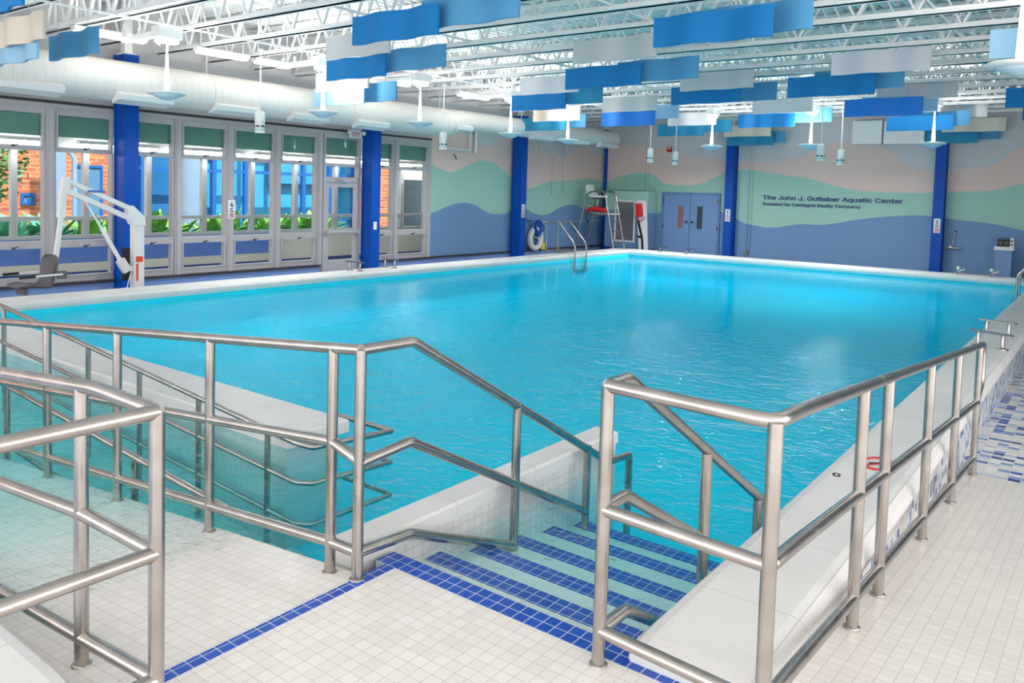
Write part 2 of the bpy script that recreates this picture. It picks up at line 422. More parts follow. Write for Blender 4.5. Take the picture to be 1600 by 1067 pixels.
ORD = ['', 'nearest', 'second nearest', 'third', 'fourth', 'fifth', 'sixth', 'seventh', 'eighth', 'ninth', 'tenth', 'eleventh', 'twelfth', 'thirteenth', 'fourteenth', 'fifteenth', 'sixteenth', 'seventeenth', 'eighteenth', 'nineteenth', 'twentieth', 'twenty-first', 'twenty-second']

FONT = None
try:
    FONT = bpy.data.fonts.load(bpy.utils.system_resource('DATAFILES', path='fonts') + '/Inter.woff2')
except Exception:
    pass
def text_mesh(body, size, M4, depth=0.004, bold=0.0, width=None, align='LEFT', spacing=1.0):
    cu = bpy.data.curves.new('t', 'FONT'); cu.body = body; cu.font = FONT or cu.font; cu.size = size; cu.extrude = depth; cu.offset = bold; cu.align_x = align; cu.space_character = spacing
    cu.resolution_u = 4
    ob = bpy.data.objects.new('t', cu); COL.objects.link(ob)
    dg = bpy.context.evaluated_depsgraph_get(); dg.update()
    me = bpy.data.meshes.new_from_object(ob.evaluated_get(dg))
    vs = [v.co.copy() for v in me.vertices]; fs = [tuple(p.vertices) for p in me.polygons]
    COL.objects.unlink(ob); bpy.data.objects.remove(ob); bpy.data.curves.remove(cu); bpy.data.meshes.remove(me)
    if width:
        w = max(v.x for v in vs) - min(v.x for v in vs); k = width / w
        for v in vs: v.x *= k
    mb = MB(); mb.add([M4 @ v for v in vs], fs); return mb
def frame4(o, x, y):
    x = Vector(x).normalized(); y = Vector(y).normalized(); z = x.cross(y)
    m = Matrix((x, y, z)).transposed().to_4x4(); m.translation = Vector(o); return m

# ------------------------------------------------------------------ places (metres; the entry platform is z = 0)
XW, YF = -12.4, 21.1           # window wall, mural wall
ZD, ZW, ZC = -0.37, -0.07, 0.08  # deck, water, top of the coping
ZR, ZJ, ZT = 4.2, 3.5, 4.12      # roof, joist bottom, joist top

# ---- floors
f = MB(); f.box((-2.2, -4, -0.4), (4.0, 2.21, 0.0)); struct('floor', f, M['floor'])
f = MB(); f.hexa([(-0.8, 2.21, -1.3), (4, 2.21, -1.3), (4, 6.34, -1.3), (-0.8, 6.34, -1.3), (-0.8, 2.21, -0.002), (4, 2.21, -0.002), (4, 6.34, ZD), (-0.8, 6.34, ZD)])
struct('floor', f, M['floor'])
f = MB(); f.box((-0.82, 6.34, -1.3), (4.0, YF, ZD)); struct('floor', f, M['mosaic'])
f = MB(); f.box((XW, 18.25, -1.3), (-0.8, YF, ZD)); f.box((XW, -4, -1.3), (-10.3, 18.25, ZD)); struct('floor', f, M['deck'])
f = MB(); f.box((-10.3, -4, -1.3), (-2.2, 0.62, -0.4)); struct('floor', f, M['deck'])
# blue border rows at the head of the stairs and of the ramp
f = MB(); f.box((-2.3, 2.21, -0.25), (-0.8, 2.3116, 0.001)); struct('tile_border', f, M['btile'])
f = MB(); f.box((-2.247, 0.2, -0.06), (-2.196, 2.262, 0.002)); struct('tile_border', f, M['btile'])

# ---- pool basin, entry ramps, stairs
f = MB()
f.box((-10.0, 0.62, -1.3), (-1.0, 18.3, -0.62))
f.box((-10.1, 0.62, -1.2), (-9.86, 18.3, ZC - 0.1)); f.box((-10.1, 18.1, -1.2), (-1.0, 18.3, ZC - 0.1)); f.box((-1.18, 2.31, -1.2), (-0.95, 18.3, ZC - 0.1))
f.box((-10.0, 0.62, -1.2), (-2.32, 1.05, -0.05))
cove = [(-9.85, -0.02), (-9.84, -0.1)] + [(-9.34 - 0.5*math.cos(PI/2*k/10), -0.12 - 0.5*math.sin(PI/2*k/10)) for k in range(11)] + [(-9.34, -0.8), (-9.95, -0.8), (-9.95, -0.02)]
f.prism(cove, 'Y', 2.9, 18.15, smooth=True)
cove = [(18.09, -0.02), (18.08, -0.1)] + [(17.58 + 0.5*math.cos(PI/2*k/10), -0.12 - 0.5*math.sin(PI/2*k/10)) for k in range(11)] + [(17.58, -0.8), (18.15, -0.8), (18.15, -0.02)]
f.prism(cove, 'X', -9.95, -1.1, smooth=True)
struct('pool_basin', f, M['basin'])
f = MB(); f.box((-0.99, 2.4, -1.2), (-0.795, 18.3, ZC - 0.1)); struct('pool_wall', f, M['mosaic_wall'])
f = MB()
def rz(x): return -0.089 * (-2.2 - x)
f.hexa([(-9.86, 1.05, -1.2), (-2.2, 1.05, -1.2), (-2.2, 2.1, -1.2), (-9.86, 2.1, -1.2), (-9.86, 1.05, rz(-9.86)), (-2.2, 1.05, 0.0), (-2.2, 2.1, 0.0), (-9.86, 2.1, rz(-9.86))])
struct('entry_ramp', f, M['floor'])
f = MB(); f.hexa([(-9.86, 2.1, -1.2), (-3.6, 2.1, -1.2), (-3.6, 2.9, -1.2), (-9.86, 2.9, -1.2), (-9.86, 2.1, -0.36), (-3.6, 2.1, -0.61), (-3.6, 2.9, -0.61), (-9.86, 2.9, -0.36)])
struct('entry_ramp', f, M['floor'])
zs = [0, -0.106, -0.173, -0.232, -0.282, -0.345]
f = MB(); b = MB()
for k in range(1, 6):
    y0 = 2.31 + 0.3 * (k - 1); y1 = 2.31 + 0.3 * k
    f.box((-2.33, y0, -1.2), (-1.18, y1 - 0.1016, zs[k])); f.box((-2.33, y1 - 0.1016, -1.2), (-1.18, y1 - 0.0005, zs[k] - 0.004))
    b.box((-2.31, y1 - 0.1016, zs[k] - 0.05), (-1.18, y1, zs[k] + 0.001))
st = struct('pool_stairs', f, M['step'])
struct('step_nosing', b, M['btile'], st)
# low walls beside the stairs and beside the lower ramp, with white caps
def capped_wall(name, x0, x1, y0, y1, over, mat, cap_t):
    w = MB(); w.box((x0+over, y0+over*0.5, -1.2), (x1-over, y1-over, ZC-cap_t)); o = struct(name, w, mat)
    c = MB(); r = 0.012
    c.box((x0, y0, ZC-cap_t), (x1, y1, ZC-r)); c.hexa([(x0, y0, ZC-r), (x1, y0, ZC-r), (x1, y1, ZC-r), (x0, y1, ZC-r), (x0+r, y0+r, ZC), (x1-r, y0+r, ZC), (x1-r, y1-r, ZC), (x0+r, y1-r, ZC)])
    struct('cap', c, M['coping'], o); return o
capped_wall('stair_wall', -2.475, -2.315, 2.14, 4.19, 0.008, M['wtile_yz'], 0.07)
capped_wall('ramp_wall', -9.86, -3.67, 2.83, 3.28, 0.05, M['wtile_xz'], 0.08)

# ---- coping with rounded edges
def bull(w0, w1, top, t):
    r = t / 2; pts = []
    for k in range(7): a = PI/2 + PI * k / 6; pts.append((w0 + r + r*math.cos(a), top - r + r*math.sin(a)))
    for k in range(7): a = -PI/2 + PI * k / 6; pts.append((w1 - r + r*math.cos(a), top - r + r*math.sin(a)))
    return pts
f = MB(); f.prism(bull(-10.38, -9.84, ZC, 0.14), 'Y', -4, 18.3, smooth=False); f.box((-10.3, -4, -1.2), (-10.0, 18.3, -0.05)); struct('pool_coping', f, M['coping'])
f = MB(); f.prism(bull(18.02, 18.5, ZC, 0.14), 'X', -10.38, -0.74); f.box((-10.3, 18.2, -1.2), (-0.8, 18.4, -0.05)); struct('pool_coping', f, M['coping'])
f = MB(); f.prism(bull(0.55, 1.06, ZC, 0.14), 'X', -10.3, -2.38)
pr = bull(0.55, 1.06, ZC, 0.14); n = len(pr)
for i in range(6):  # rounded end
    a0, a1 = PI/2*i/6, PI/2*(i+1)/6; f.hexa
    x0, x1 = -2.38 + 0.09*math.sin(a0), -2.38 + 0.09*math.sin(a1); s0, s1 = 0.035*(1-math.cos(a0)), 0.035*(1-math.cos(a1))
    q0 = [(x0, p[0], ZC-0.07+(p[1]-ZC+0.07)*(1-s0/0.07)) for p in pr]; q1 = [(x1, p[0], ZC-0.07+(p[1]-ZC+0.07)*(1-s1/0.07)) for p in pr]
    f.add(q0 + q1, [(j, (j+1) % n, n+(j+1) % n, n+j) for j in range(n)])
    if i == 5: f.add(q1, [tuple(range(n))])
struct('pool_coping', f, M['coping'])
f = MB()
pr = bull(-1.19, -0.745, ZC, 0.14); n = len(pr)
f.prism(pr, 'Y', 2.33, 18.05)
xc = (-1.19 - 0.745) / 2
for i in range(6):
    a0, a1 = PI/2*i/6, PI/2*(i+1)/6
    y0, y1 = 2.33 - 0.08*math.sin(a0), 2.33 - 0.08*math.sin(a1); k0, k1 = 1 - 0.08*(1-math.cos(a0)), 1 - 0.08*(1-math.cos(a1)); s0, s1 = 0.04*(1-math.cos(a0)), 0.04*(1-math.cos(a1))
    q0 = [(xc+(p[0]-xc)*k0, y0, ZC-0.07+(p[1]-ZC+0.07)*(1-s0/0.07)) for p in pr]; q1 = [(xc+(p[0]-xc)*k1, y1, ZC-0.07+(p[1]-ZC+0.07)*(1-s1/0.07)) for p in pr]
    f.add(q0 + q1, [(j, (j+1) % n, n+(j+1) % n, n+j) for j in range(n)])
    if i == 5: f.add(q1, [tuple(range(n))])
struct('pool_coping', f, M['coping'])

# ---- water
f = MB(); f.box((-9.95, 0.9, -1.25), (-1.1, 18.2, ZW))
tag(mesh_obj('pool_water', f, M['water']), 'clear turquoise pool water with small ripples filling the whole basin', 'water', kind='stuff')

# ---- walls and roof
f = MB(); f.box((XW-0.2, -4, 2.53), (XW, 13.3, 4.3)); f.box((XW-0.2, -4, -0.6), (XW+0.06, 10.18, -0.09), 2); f.box((XW-0.2, 11.3, -0.6), (XW+0.06, 13.3, -0.09), 2)
f.box((XW-0.2, 13.3, -0.6), (XW, YF+0.2, 4.3), 1)
wl = struct('wall_left', f, [M['wall'], M['mural_left'], M['curb']])
c = MB(); c.box((XW, -4, -0.09), (XW+0.1, 10.18, -0.05)); c.box((XW, 11.2, -0.09), (XW+0.1, YF, -0.05)); struct('sill_ledge', c, M['frame_dark'], wl)
c = MB(); c.box((XW, 13.3, -0.6), (XW+0.06, YF, -0.09)); struct('curb', c, M['curb'], wl)
f = MB(); f.box((XW-0.2, YF, -0.6), (4.0, YF+0.2, 4.3))
wf = struct('wall_far', f, M['mural_far'])
f = MB(); f.box((XW, YF-0.14, 1.6), (-11.02, YF, 4.3)); struct('pipe_chase', f, M['mural_far'])
f = MB(); f.box((3.9, 8.5, -0.6), (4.1, YF, 4.3)); struct('unseen_wall_right', f, M['wall'])  # unseen part wall, added to keep side light off the far hall
c = MB(); c.box((XW+1.38, YF-0.05, 1.55), (XW+1.45, YF, 4.2)); struct('corner_strip', c, M['mural_far'], wf)
# corrugated roof deck
f = MB(); p = 0.15; x = XW - 0.3; prof = []
while x < 6.0:
    prof += [(x, 0.0), (x+0.05, 0.0), (x+0.075, 0.04), (x+0.125, 0.04)]; x += p
vs = [(a, -4.0, ZR+h) for a, h in prof] + [(a, YF+0.2, ZR+h) for a, h in prof]; n = len(prof)
f.add(vs, [(i, i+1, n+i+1, n+i) for i in range(n-1)])
f.box((XW-0.3, -4, ZR+0.06), (6.0, YF+0.2, ZR+0.2))
struct('ceiling', f, M['roof'])

# ---- open-web joists
def joist(y, heavy=False):
    o = thing('roof_joist', '', 'roof joist', (0, y, ZJ))
    w = 0.07 if heavy else 0.05; g = 0.035 if heavy else 0.022; x0, x1 = XW, 5.5
    b = MB()
    for s in (-1, 1):
        b.box((x0, y+s*g, ZJ), (x1, y+s*(g+w), ZJ+0.014)); b.box((x0, y+s*g, ZJ), (x1, y+s*(g+0.012), ZJ+w+0.01))
    part('bottom_chord', b, M['joist'], o)
    b = MB()
    for s in (-1, 1):
        b.box((x0, y+s*g, ZT+0.05), (x1, y+s*(g+w), ZT+0.066)); b.box((x0, y+s*g, ZT), (x1, y+s*(g+0.012), ZT+0.066))
    part('top_chord', b, M['joist'], o)
    b = MB(); h = 0.62; x = x0 + (0.31 if int(y*10) % 2 else 0.0); t = 0.04 if heavy else 0.028
    while x < x1 - h:
        b.bar((x, y, ZJ+0.03), (x+h/2, y, ZT+0.02), t, t, (0, 1, 0)); b.bar((x+h/2, y, ZT+0.02), (x+h, y, ZJ+0.03), t*0.8, t*0.8, (0, 1, 0))
        if heavy: b.bar((x+h/2, y, ZJ+0.03), (x+h/2, y, ZT+0.02), t*0.7, t*0.7, (0, 1, 0))
        x += h
    part('web', b, M['joist'], o)
    return o
ys = [2.4 + 0.9*k for k in range(21)]
for k, y in enumerate(ys):
    o = joist(y, heavy=(k in (3, 12)))
    o['label'] = 'white open-web steel roof joist crossing the pool, %s in order from the camera' % ORD[k+1]; o['group'] = 'roof joists across the hall'
for k, x in enumerate((-7.4, -4.6, -1.7, 1.0)):
    b = MB(); b.box((x, -4, ZJ+0.05), (x+0.035, YF, ZJ+0.058)); b.box((x, -4, ZJ+0.05), (x+0.006, YF, ZJ+0.085)); b.box((x, -4, ZT-0.06), (x+0.03, YF, ZT-0.03))
    solo('bridging_bar', 'thin white bridging bar tying the roof joists, %s row out from the window wall' % ORD[k+1].replace('second nearest', 'second'), 'bridging', b, M['joist'], 'bridging bars under the roof')

# ---- royal blue columns
def column(x, y, sx, sy, label):
    """wide-flange section: sx, sy its size; flanges face the hall"""
    o = thing('steel_column', label, 'column', (x, y, ZD), 'royal blue steel columns')
    f = MB()
    if sx < 0:      # on the window wall: flanges parallel to the wall
        d = -sx
        f.box((x-d/2, y-sy/2, ZD), (x-d/2+0.03, y+sy/2, 3.38)); f.box((x+d/2-0.03, y-sy/2, ZD), (x+d/2, y+sy/2, 3.38)); f.box((x-d/2+0.03, y-sy*0.42, ZD), (x+d/2-0.03, y+sy*0.42, 3.38))
    else:
        f.box((x-sx/2, y-sy/2, ZD), (x+sx/2, y-sy/2+0.03, 3.38)); f.box((x-sx/2, y+sy/2-0.03, ZD), (x+sx/2, y+sy/2, 3.38)); f.box((x-sx*0.42, y-sy/2+0.03, ZD), (x+sx*0.42, y+sy/2-0.03, 3.38))
    part('shaft', f, M['column'], o)
    b = MB(); b.box((x-0.2, y-0.2, ZD), (x+0.2, y+0.2, ZD+0.02)); part('base_plate', b, M['column'], o)
    h = MB(); h.box((x-0.1, y-0.1, 3.38), (x+0.1, y+0.1, 3.41)); h.box((x-0.06, y-0.06, 3.41), (x+0.06, y+0.06, ZR-0.05)); part('column_head', h, M['joist'], o)
    return o
column(XW+0.2, 6.31, -0.3, 0.24, 'royal blue steel column behind the pool lift')
column(XW+0.2, 11.38, -0.3, 0.24, 'royal blue steel column beside the exit door and sign')
column(XW+0.2, 16.45, -0.3, 0.24, 'royal blue steel column beside the ring buoy')
column(XW+0.1, YF-0.2, 0.07, 0.08, 'royal blue steel column in the far corner behind the wall cabinet')
column(-8.4, YF-0.16, 0.23, 0.3, 'royal blue steel column beside the double doors')
column(-3.34, YF-0.16, 0.23, 0.3, 'royal blue steel column past the end of the wall lettering')

# depth signs
def depth_sign(o4, num, label):
    o = thing('depth_sign', label, 'sign', o4.translation, 'depth signs')
    def pl(w0, h0, w1, h1, d0, d1):
        mb = MB(); mb.box((w0, h0, d0), (w1, h1, d1)); mb.v = [tuple(o4 @ Vector(v)) for v in mb.v]; return mb
    part('plate', pl(-0.07, 0, 0.07, 0.33, 0, 0.004), M['signwhite'], o)
    def tx(body, size, y): return text_mesh(body, size, o4 @ Matrix.Translation((0, y, 0.005)), 0.001, 0.003, None, 'CENTER')
    part('numeral', tx(num, 0.14, 0.215), M['ink'], o)
    part('unit_lettering', tx('FT', 0.06, 0.155), M['ink'], o)
    part('warning_lettering', tx('NO DIVING', 0.022, 0.128), M['ink'], o)
    mb = MB(); mb.tube([(0.042*math.cos(2*PI*k/20), 0.062+0.042*math.sin(2*PI*k/20), 0.006) for k in range(20)], 0.006, 6, True)
    mb.bar((-0.03, 0.092, 0.006), (0.03, 0.032, 0.006), 0.008, 0.004); mb.v = [tuple(o4 @ Vector(v)) for v in mb.v]
    part('prohibition_ring', mb, M['redpaint'], o)
    mb = MB(); mb.tube([(-0.018, 0.045, 0.005), (0.0, 0.07, 0.005), (0.016, 0.06, 0.005)], 0.005, 6); mb.lathe([(0.0, 0.003), (0.008, 0.004), (0.008, 0.007), (0.0, 0.008)], (0.012, 0.078, 0), 'Z', 10)
    mb.v = [tuple(o4 @ Vector(v)) for v in mb.v]; part('diver_symbol', mb, M['ink'], o)
    return o
FX = ((0, 1, 0), (0, 0, 1))      # faces +X
FY = ((1, 0, 0), (0, 0, 1))      # faces -Y
depth_sign(frame4((XW+0.075, 8.235, 0.86), *FX), '4', 'white depth sign with a 4 on a grey window mullion')
depth_sign(frame4((XW+0.352, 16.45, 0.82), *FX), '5', 'white depth sign on the blue column beside the ring buoy')
depth_sign(frame4((-8.4, YF-0.312, 0.83), *FY), '5', 'white depth sign on the blue column beside the double doors')
depth_sign(frame4((-3.34, YF-0.312, 0.80), *FY), '5', 'white depth sign on the blue column past the wall lettering')

# ------------------------------------------------------------------ window wall
def window(k, y0, y1, head=2.5):
    o = sgroup('window_%d' % k, (XW, (y0+y1)/2, -0.05))
    x0, x1 = XW-0.1, XW+0.02
    m = 0.026
    f = MB()
    for y in (y0, y1-m): f.box((x0, y, -0.05), (x1, y+m, head))
    f.box((x0, y0+m, head-0.075), (x1, y1-m, head)); f.box((x0, y0+m, -0.05), (x1, y1-m, 0.03))
    f.box((x0, y0+m, 0.49), (x1, y1-m, 0.57)); f.box((x0, y0+m, 1.87), (x1, y1-m, 1.91))
    part('window_frame', f, M['frame'], o)
    for a, b in ((1.91, head-0.075), (0.03, 0.49)):
        d = 0.026; s = MB(); xa, xb = XW-0.02, XW+0.035
        s.box((xa, y0+m, a), (xb, y0+m+d, b)); s.box((xa, y1-m-d, a), (xb, y1-m, b)); s.box((xa, y0+m+d, b-d), (xb, y1-m-d, b)); s.box((xa, y0+m+d, a), (xb, y1-m-d, a+d))
        sash = part('hopper_sash', s, M['frame'], o)
        g = MB(); g.box((XW-0.005, y0+m+d, a+d), (XW+0.003, y1-m-d, b-d)); part('pane', g, M['glass'], sash)
        l = MB(); yc = (y0+y1)/2; zz = a+0.015 if a > 1 else b-0.01
        l.box((XW+0.035, yc-0.02, zz-0.015), (XW+0.05, yc+0.02, zz+0.015)); l.bar((XW+0.055, yc, zz), (XW+0.06, yc+0.06, zz+0.02), 0.012, 0.012); part('latch', l, M['frame_dark'], sash)
    g = MB(); g.box((XW-0.045, y0+m, 0.57), (XW-0.037, y1-m, 1.87)); part('fixed_pane', g, M['glass'], o)
    g = MB(); g.box((XW-0.062, y0+m, 2.09), (XW-0.055, y1-m, head-0.075)); part('window_film', g, M['shade'], o)
    return o
def mullion(k, y, w=0.115):
    b = MB(); b.box((XW-0.12, y-w/2, -0.05), (XW+0.05, y+w/2, 2.5)); b.box((XW+0.05, y-w*0.28, -0.05), (XW+0.07, y+w*0.28, 2.5))
    struct('trim_%d' % k, b, M['frame'])
my = [3.30, 4.29, 5.28, 7.256, 8.235, 9.223, 10.2, 12.24]
for k, y in enumerate(my): mullion(k+1, y)
bays = [(2.4, 3.2425), (3.3575, 4.2325), (4.3475, 5.2225), (5.3375, 6.2), (6.42, 7.1985), (7.3135, 8.1775), (8.2925, 9.1655), (9.2805, 10.1425), (11.5, 12.1825), (12.2975, 13.25)]
for k, (a, b) in enumerate(bays): window(k+1, a, b)
# header band and cable above the windows
b = MB(); b.box((XW-0.12, -4, 2.5), (XW+0.04, 13.34, 2.56)); struct('trim_10', b, M['frame'])
b = MB(); b.box((XW, -4, 2.56), (XW+0.05, 13.34, 2.6)); struct('trim_11', b, M['frame_dark'])
b = MB(); b.box((XW-0.12, 13.25, -0.05), (XW+0.05, 13.34, 2.5)); struct('trim_9', b, M['frame'])

# glazed exit door (swing door under a transom light)
d0, d1 = 10.285, 11.24
o = sgroup('door_1', (XW, (d0+d1)/2, ZD))
f = MB(); xa, xb = XW-0.1, XW+0.04
f.box((xa, d0, ZD), (xb, d0+0.05, 2.5)); f.box((xa, d1-0.05, ZD), (xb, d1, 2.5)); f.box((xa, d0+0.05, 1.56), (xb, d1-0.05, 1.66)); f.box((xa, d0+0.05, 1.87), (xb, d1-0.05, 1.93)); f.box((xa, d0+0.05, 2.42), (xb, d1-0.05, 2.5))
part('door_frame', f, M['frame'], o)
f = MB(); xa, xb = XW-0.03, XW+0.03; a, b_ = d0+0.055, d1-0.055
f.box((xa, a, ZD+0.02), (xb, a+0.09, 1.55)); f.box((xa, b_-0.09, ZD+0.02), (xb, b_, 1.55)); f.box((xa, a+0.09, 1.46), (xb, b_-0.09, 1.55)); f.box((xa, a+0.09, ZD+0.02), (xb, b_-0.09, 0.02)); f.box((xa, a+0.09, 0.52), (xb, b_-0.09, 0.62))
leaf = part('door_leaf', f, M['frame'], o)
g = MB(); g.box((XW-0.004, a+0.09, 0.62), (XW+0.004, b_-0.09, 1.46)); g.box((XW-0.004, a+0.09, 0.02), (XW+0.004, b_-0.09, 0.52)); part('pane', g, M['glass'], leaf)
g = MB(); g.tube([(XW+0.09, a+0.02, 0.57), (XW+0.09, b_-0.02, 0.57)], 0.018, 10); g.box((XW+0.03, a, 0.53), (XW+0.11, a+0.05, 0.61)); g.box((XW+0.03, b_-0.05, 0.53), (XW+0.11, b_, 0.61)); part('push_bar', g, M['frame'], leaf)
g = MB(); g.box((XW+0.03, (a+b_)/2-0.12, 1.56), (XW+0.1, (a+b_)/2+0.14, 1.63)); g.bar((XW+0.07, (a+b_)/2, 1.6), (XW+0.2, (a+b_)/2-0.2, 1.6), 0.02, 0.02); part('door_closer', g, M['frame'], o)
g = MB(); g.box((XW-0.045, d0+0.05, 1.66), (XW-0.037, d1-0.05, 1.87)); part('transom_pane', g, M['glass'], o)
g = MB(); g.box((XW-0.005, d0+0.05, 1.93), (XW+0.003, d1-0.05, 2.42)); part('transom_pane', g, M['glass'], o)
g = MB(); g.box((XW-0.062, d0+0.05, 2.09), (XW-0.055, d1-0.05, 2.42)); part('window_film', g, M['shade'], o)

# double service doors in the mural wall
o = sgroup('door_2', (-9.61, YF, ZD))
y0 = YF-0.05
f = MB(); f.box((-10.50, y0, ZD), (-10.44, YF+0.02, 1.58)); f.box((-8.79, y0, ZD), (-8.73, YF+0.02, 1.58)); f.box((-10.44, y0, 1.52), (-8.79, YF+0.02, 1.58)); part('door_frame', f, M['doorframe'], o)
for (x0, x1, kx, w0, w1, pm) in ((-10.435, -9.625, -9.70, -9.975, -9.815, 'pinkpane'), (-9.605, -8.795, -9.53, -9.395, -9.235, 'darkpane')):
    f = MB(); f.box((x0, y0+0.015, ZD+0.01), (x1, YF+0.01, 1.515)); lf = part('door_leaf', f, M['door'], o)
    g = MB(); g.box((w0, y0+0.008, 0.57), (w1, y0+0.02, 1.2)); part('vision_pane', g, M[pm], lf)
    g = MB(); e = 0.02; g.box((w0-e, y0+0.002, 0.55), (w1+e, y0+0.018, 0.57)); g.box((w0-e, y0+0.002, 1.2), (w1+e, y0+0.018, 1.22)); g.box((w0-e, y0+0.002, 0.57), (w0, y0+0.018, 1.2)); g.box((w1, y0+0.002, 0.57), (w1+e, y0+0.018, 1.2)); part('vision_frame', g, M['door'], lf)
    g = MB(); g.lathe([(0.03, 0.0), (0.03, -0.01), (0.012, -0.012), (0.012, -0.04), (0.03, -0.05), (0.03, -0.07), (0.0, -0.08)], (kx, y0+0.015, 0.755), 'Y', 14); part('door_knob', g, M['brass'], lf)
    hx = x0-0.005 if kx > (x0+x1)/2 else x1+0.005
    for hz in (-0.15, 0.6, 1.35):
        g = MB(); g.box((hx-0.02, y0-0.005, hz-0.05), (hx+0.02, y0+0.02, hz+0.05)); part('hinge', g, M['brass'], lf)

# lettering on the mural
o = thing('wall_lettering', 'navy raised lettering naming the aquatic center on the mural wall', 'lettering', (-5.9, YF, 1.3))
part('title_line', text_mesh('The John J. Gutleber Aquatic Center', 0.2, frame4((-7.575, YF-0.012, 1.455), *FY), 0.006, 0.0035, 3.42), M['navy'], o)
part('donor_line', text_mesh('Donated by Castagna Realty Company', 0.145, frame4((-7.57, YF-0.012, 1.30), *FY), 0.006, 0.002, 2.46), M['navy'], o)

# ------------------------------------------------------------------ duct
o = thing('ventilation_duct', 'large round white air duct running above the windows', 'duct', (-11.5, 9, 2.88))
f = MB(); f.tube([(-11.5, -4, 2.89), (-11.5, 12.85, 2.89)], 0.29, 28); part('duct_run', f, M['duct'], o)
f = MB(); f.tube([(-11.5, 12.85, 2.89), (-11.5, 13.25, 2.98), (-11.5, 19.9, 3.02)], [0.29, 0.215, 0.215], 28); part('duct_run', f, M['duct'], o)
for y in (1.5, 4.35, 7.2, 10.0, 12.6, 15.5, 18.3):
    z = 2.89 if y < 13 else 3.0; r = 0.296 if y < 13 else 0.222; f = MB()
    f.tube([(-11.5, y, z), (-11.5, y+0.03, z)], r, 28); f.bar((-11.5, y+0.015, z+r), (-11.5, y+0.015, ZJ+0.1), 0.025, 0.008)
    part('hanger_strap', f, M['duct'], o)
for (y0, y1) in ((1.0, 1.9), (2.6, 3.5), (4.2, 4.97), (5.69, 6.5), (7.2, 8.0), (8.67, 9.42), (10.13, 10.9), (12.64, 13.45), (15.73, 16.65), (17.34, 18.25), (18.87, 19.8)):
    big = y0 < 12.6; zc = 2.89 if big else 3.0; r = 0.29 if big else 0.215
    f = MB(); a = (-11.5 + r*math.cos(-1.2), zc + r*math.sin(-1.2)); c = (-11.5 + r*math.cos(-0.5)+0.05, zc + r*math.sin(-0.5) - 0.05)
    e = (a[0]+0.02, a[1]-0.1); g2 = (c[0]+0.02, c[1]-0.02)
    f.prism([a, (a[0]-0.01, a[1]-0.06), (g2[0]-0.03, g2[1]-0.07), g2, (-11.5 + r*math.cos(-0.6), zc + r*math.sin(-0.6))], 'Y', y0, y1)
    part('air_diffuser', f, M['white'], o)

# ------------------------------------------------------------------ pendants
def saucer(x, y, z, first=True):
    o = thing('saucer_pendant', '', 'pendant lamp', (x, y, z))
    f = MB(); f.lathe([(0.0, 0.02), (0.06, 0.0), (0.2, -0.005), (0.235, 0.012), (0.24, 0.025), (0.225, 0.035), (0.1, 0.045), (0.03, 0.06), (0.0, 0.06)], (x, y, z), 'Z', 32); part('saucer', f, M['white'], o)
    f = MB(); f.lathe([(0.0, -0.075), (0.06, -0.065), (0.13, -0.035), (0.19, 0.0), (0.15, 0.0), (0.0, 0.0)], (x, y, z), 'Z', 28); part('bowl', f, M['reflector'], o)
    f = MB(); f.lathe([(0.032, 0.05), (0.012, 0.68)], (x, y, z), 'Z', 14); part('stem', f, M['white'], o)
    f = MB(); f.box((x-0.1, y-0.16, z+0.72), (x+0.1, y+0.16, z+0.86)); bx_ = part('ballast_box', f, M['white'], o)
    f = MB(); f.box((x-0.07, y-0.13, z+0.66), (x+0.07, y+0.13, z+0.72)); f.tube([(x+0.05, y-0.1, z+0.7), (x+0.09, y-0.16, z+0.62), (x+0.03, y-0.18, z+0.66)], 0.015, 8); part('lamp_socket', f, M['white'], bx_)
    for s in (-0.1, 0.1):
        f = MB(); f.bar((x, y+s, z+0.86), (x, y+s, ZJ+0.05), 0.03, 0.02); part('hanger', f, M['joist'], o)
    return o
sp = [(-9.9, 5.65, 'saucer lamp on a tapered stem, nearest of the row along the duct'), (-9.9, 8.2, 'saucer lamp on a tapered stem, second of the row along the duct'), (-9.75, 10.2, 'saucer lamp on a tapered stem, third of the row along the duct'),
      (-9.75, 12.8, 'saucer lamp on a tapered stem, fourth of the row along the duct'), (-9.6, 14.65, 'saucer lamp on a tapered stem, last of the row along the duct'), (-7.4, 17.2, 'saucer lamp hanging in front of the blue column beside the double doors'),
      (-5.2, 17.15, 'saucer lamp hanging above the wall lettering'), (-2.88, 17.0, 'saucer lamp hanging in front of the blue column past the lettering'), (-0.7, 7.6, 'saucer lamp over the mosaic deck, near the right end of the joists')]
s0 = saucer(*sp[0][:2], 2.6); s0['label'] = 'white ' + sp[0][2]; s0['group'] = 'saucer pendants'
for x, y, l in sp[1:]: dup(s0, (x, y, 2.6), 'white ' + l, 'saucer pendants')

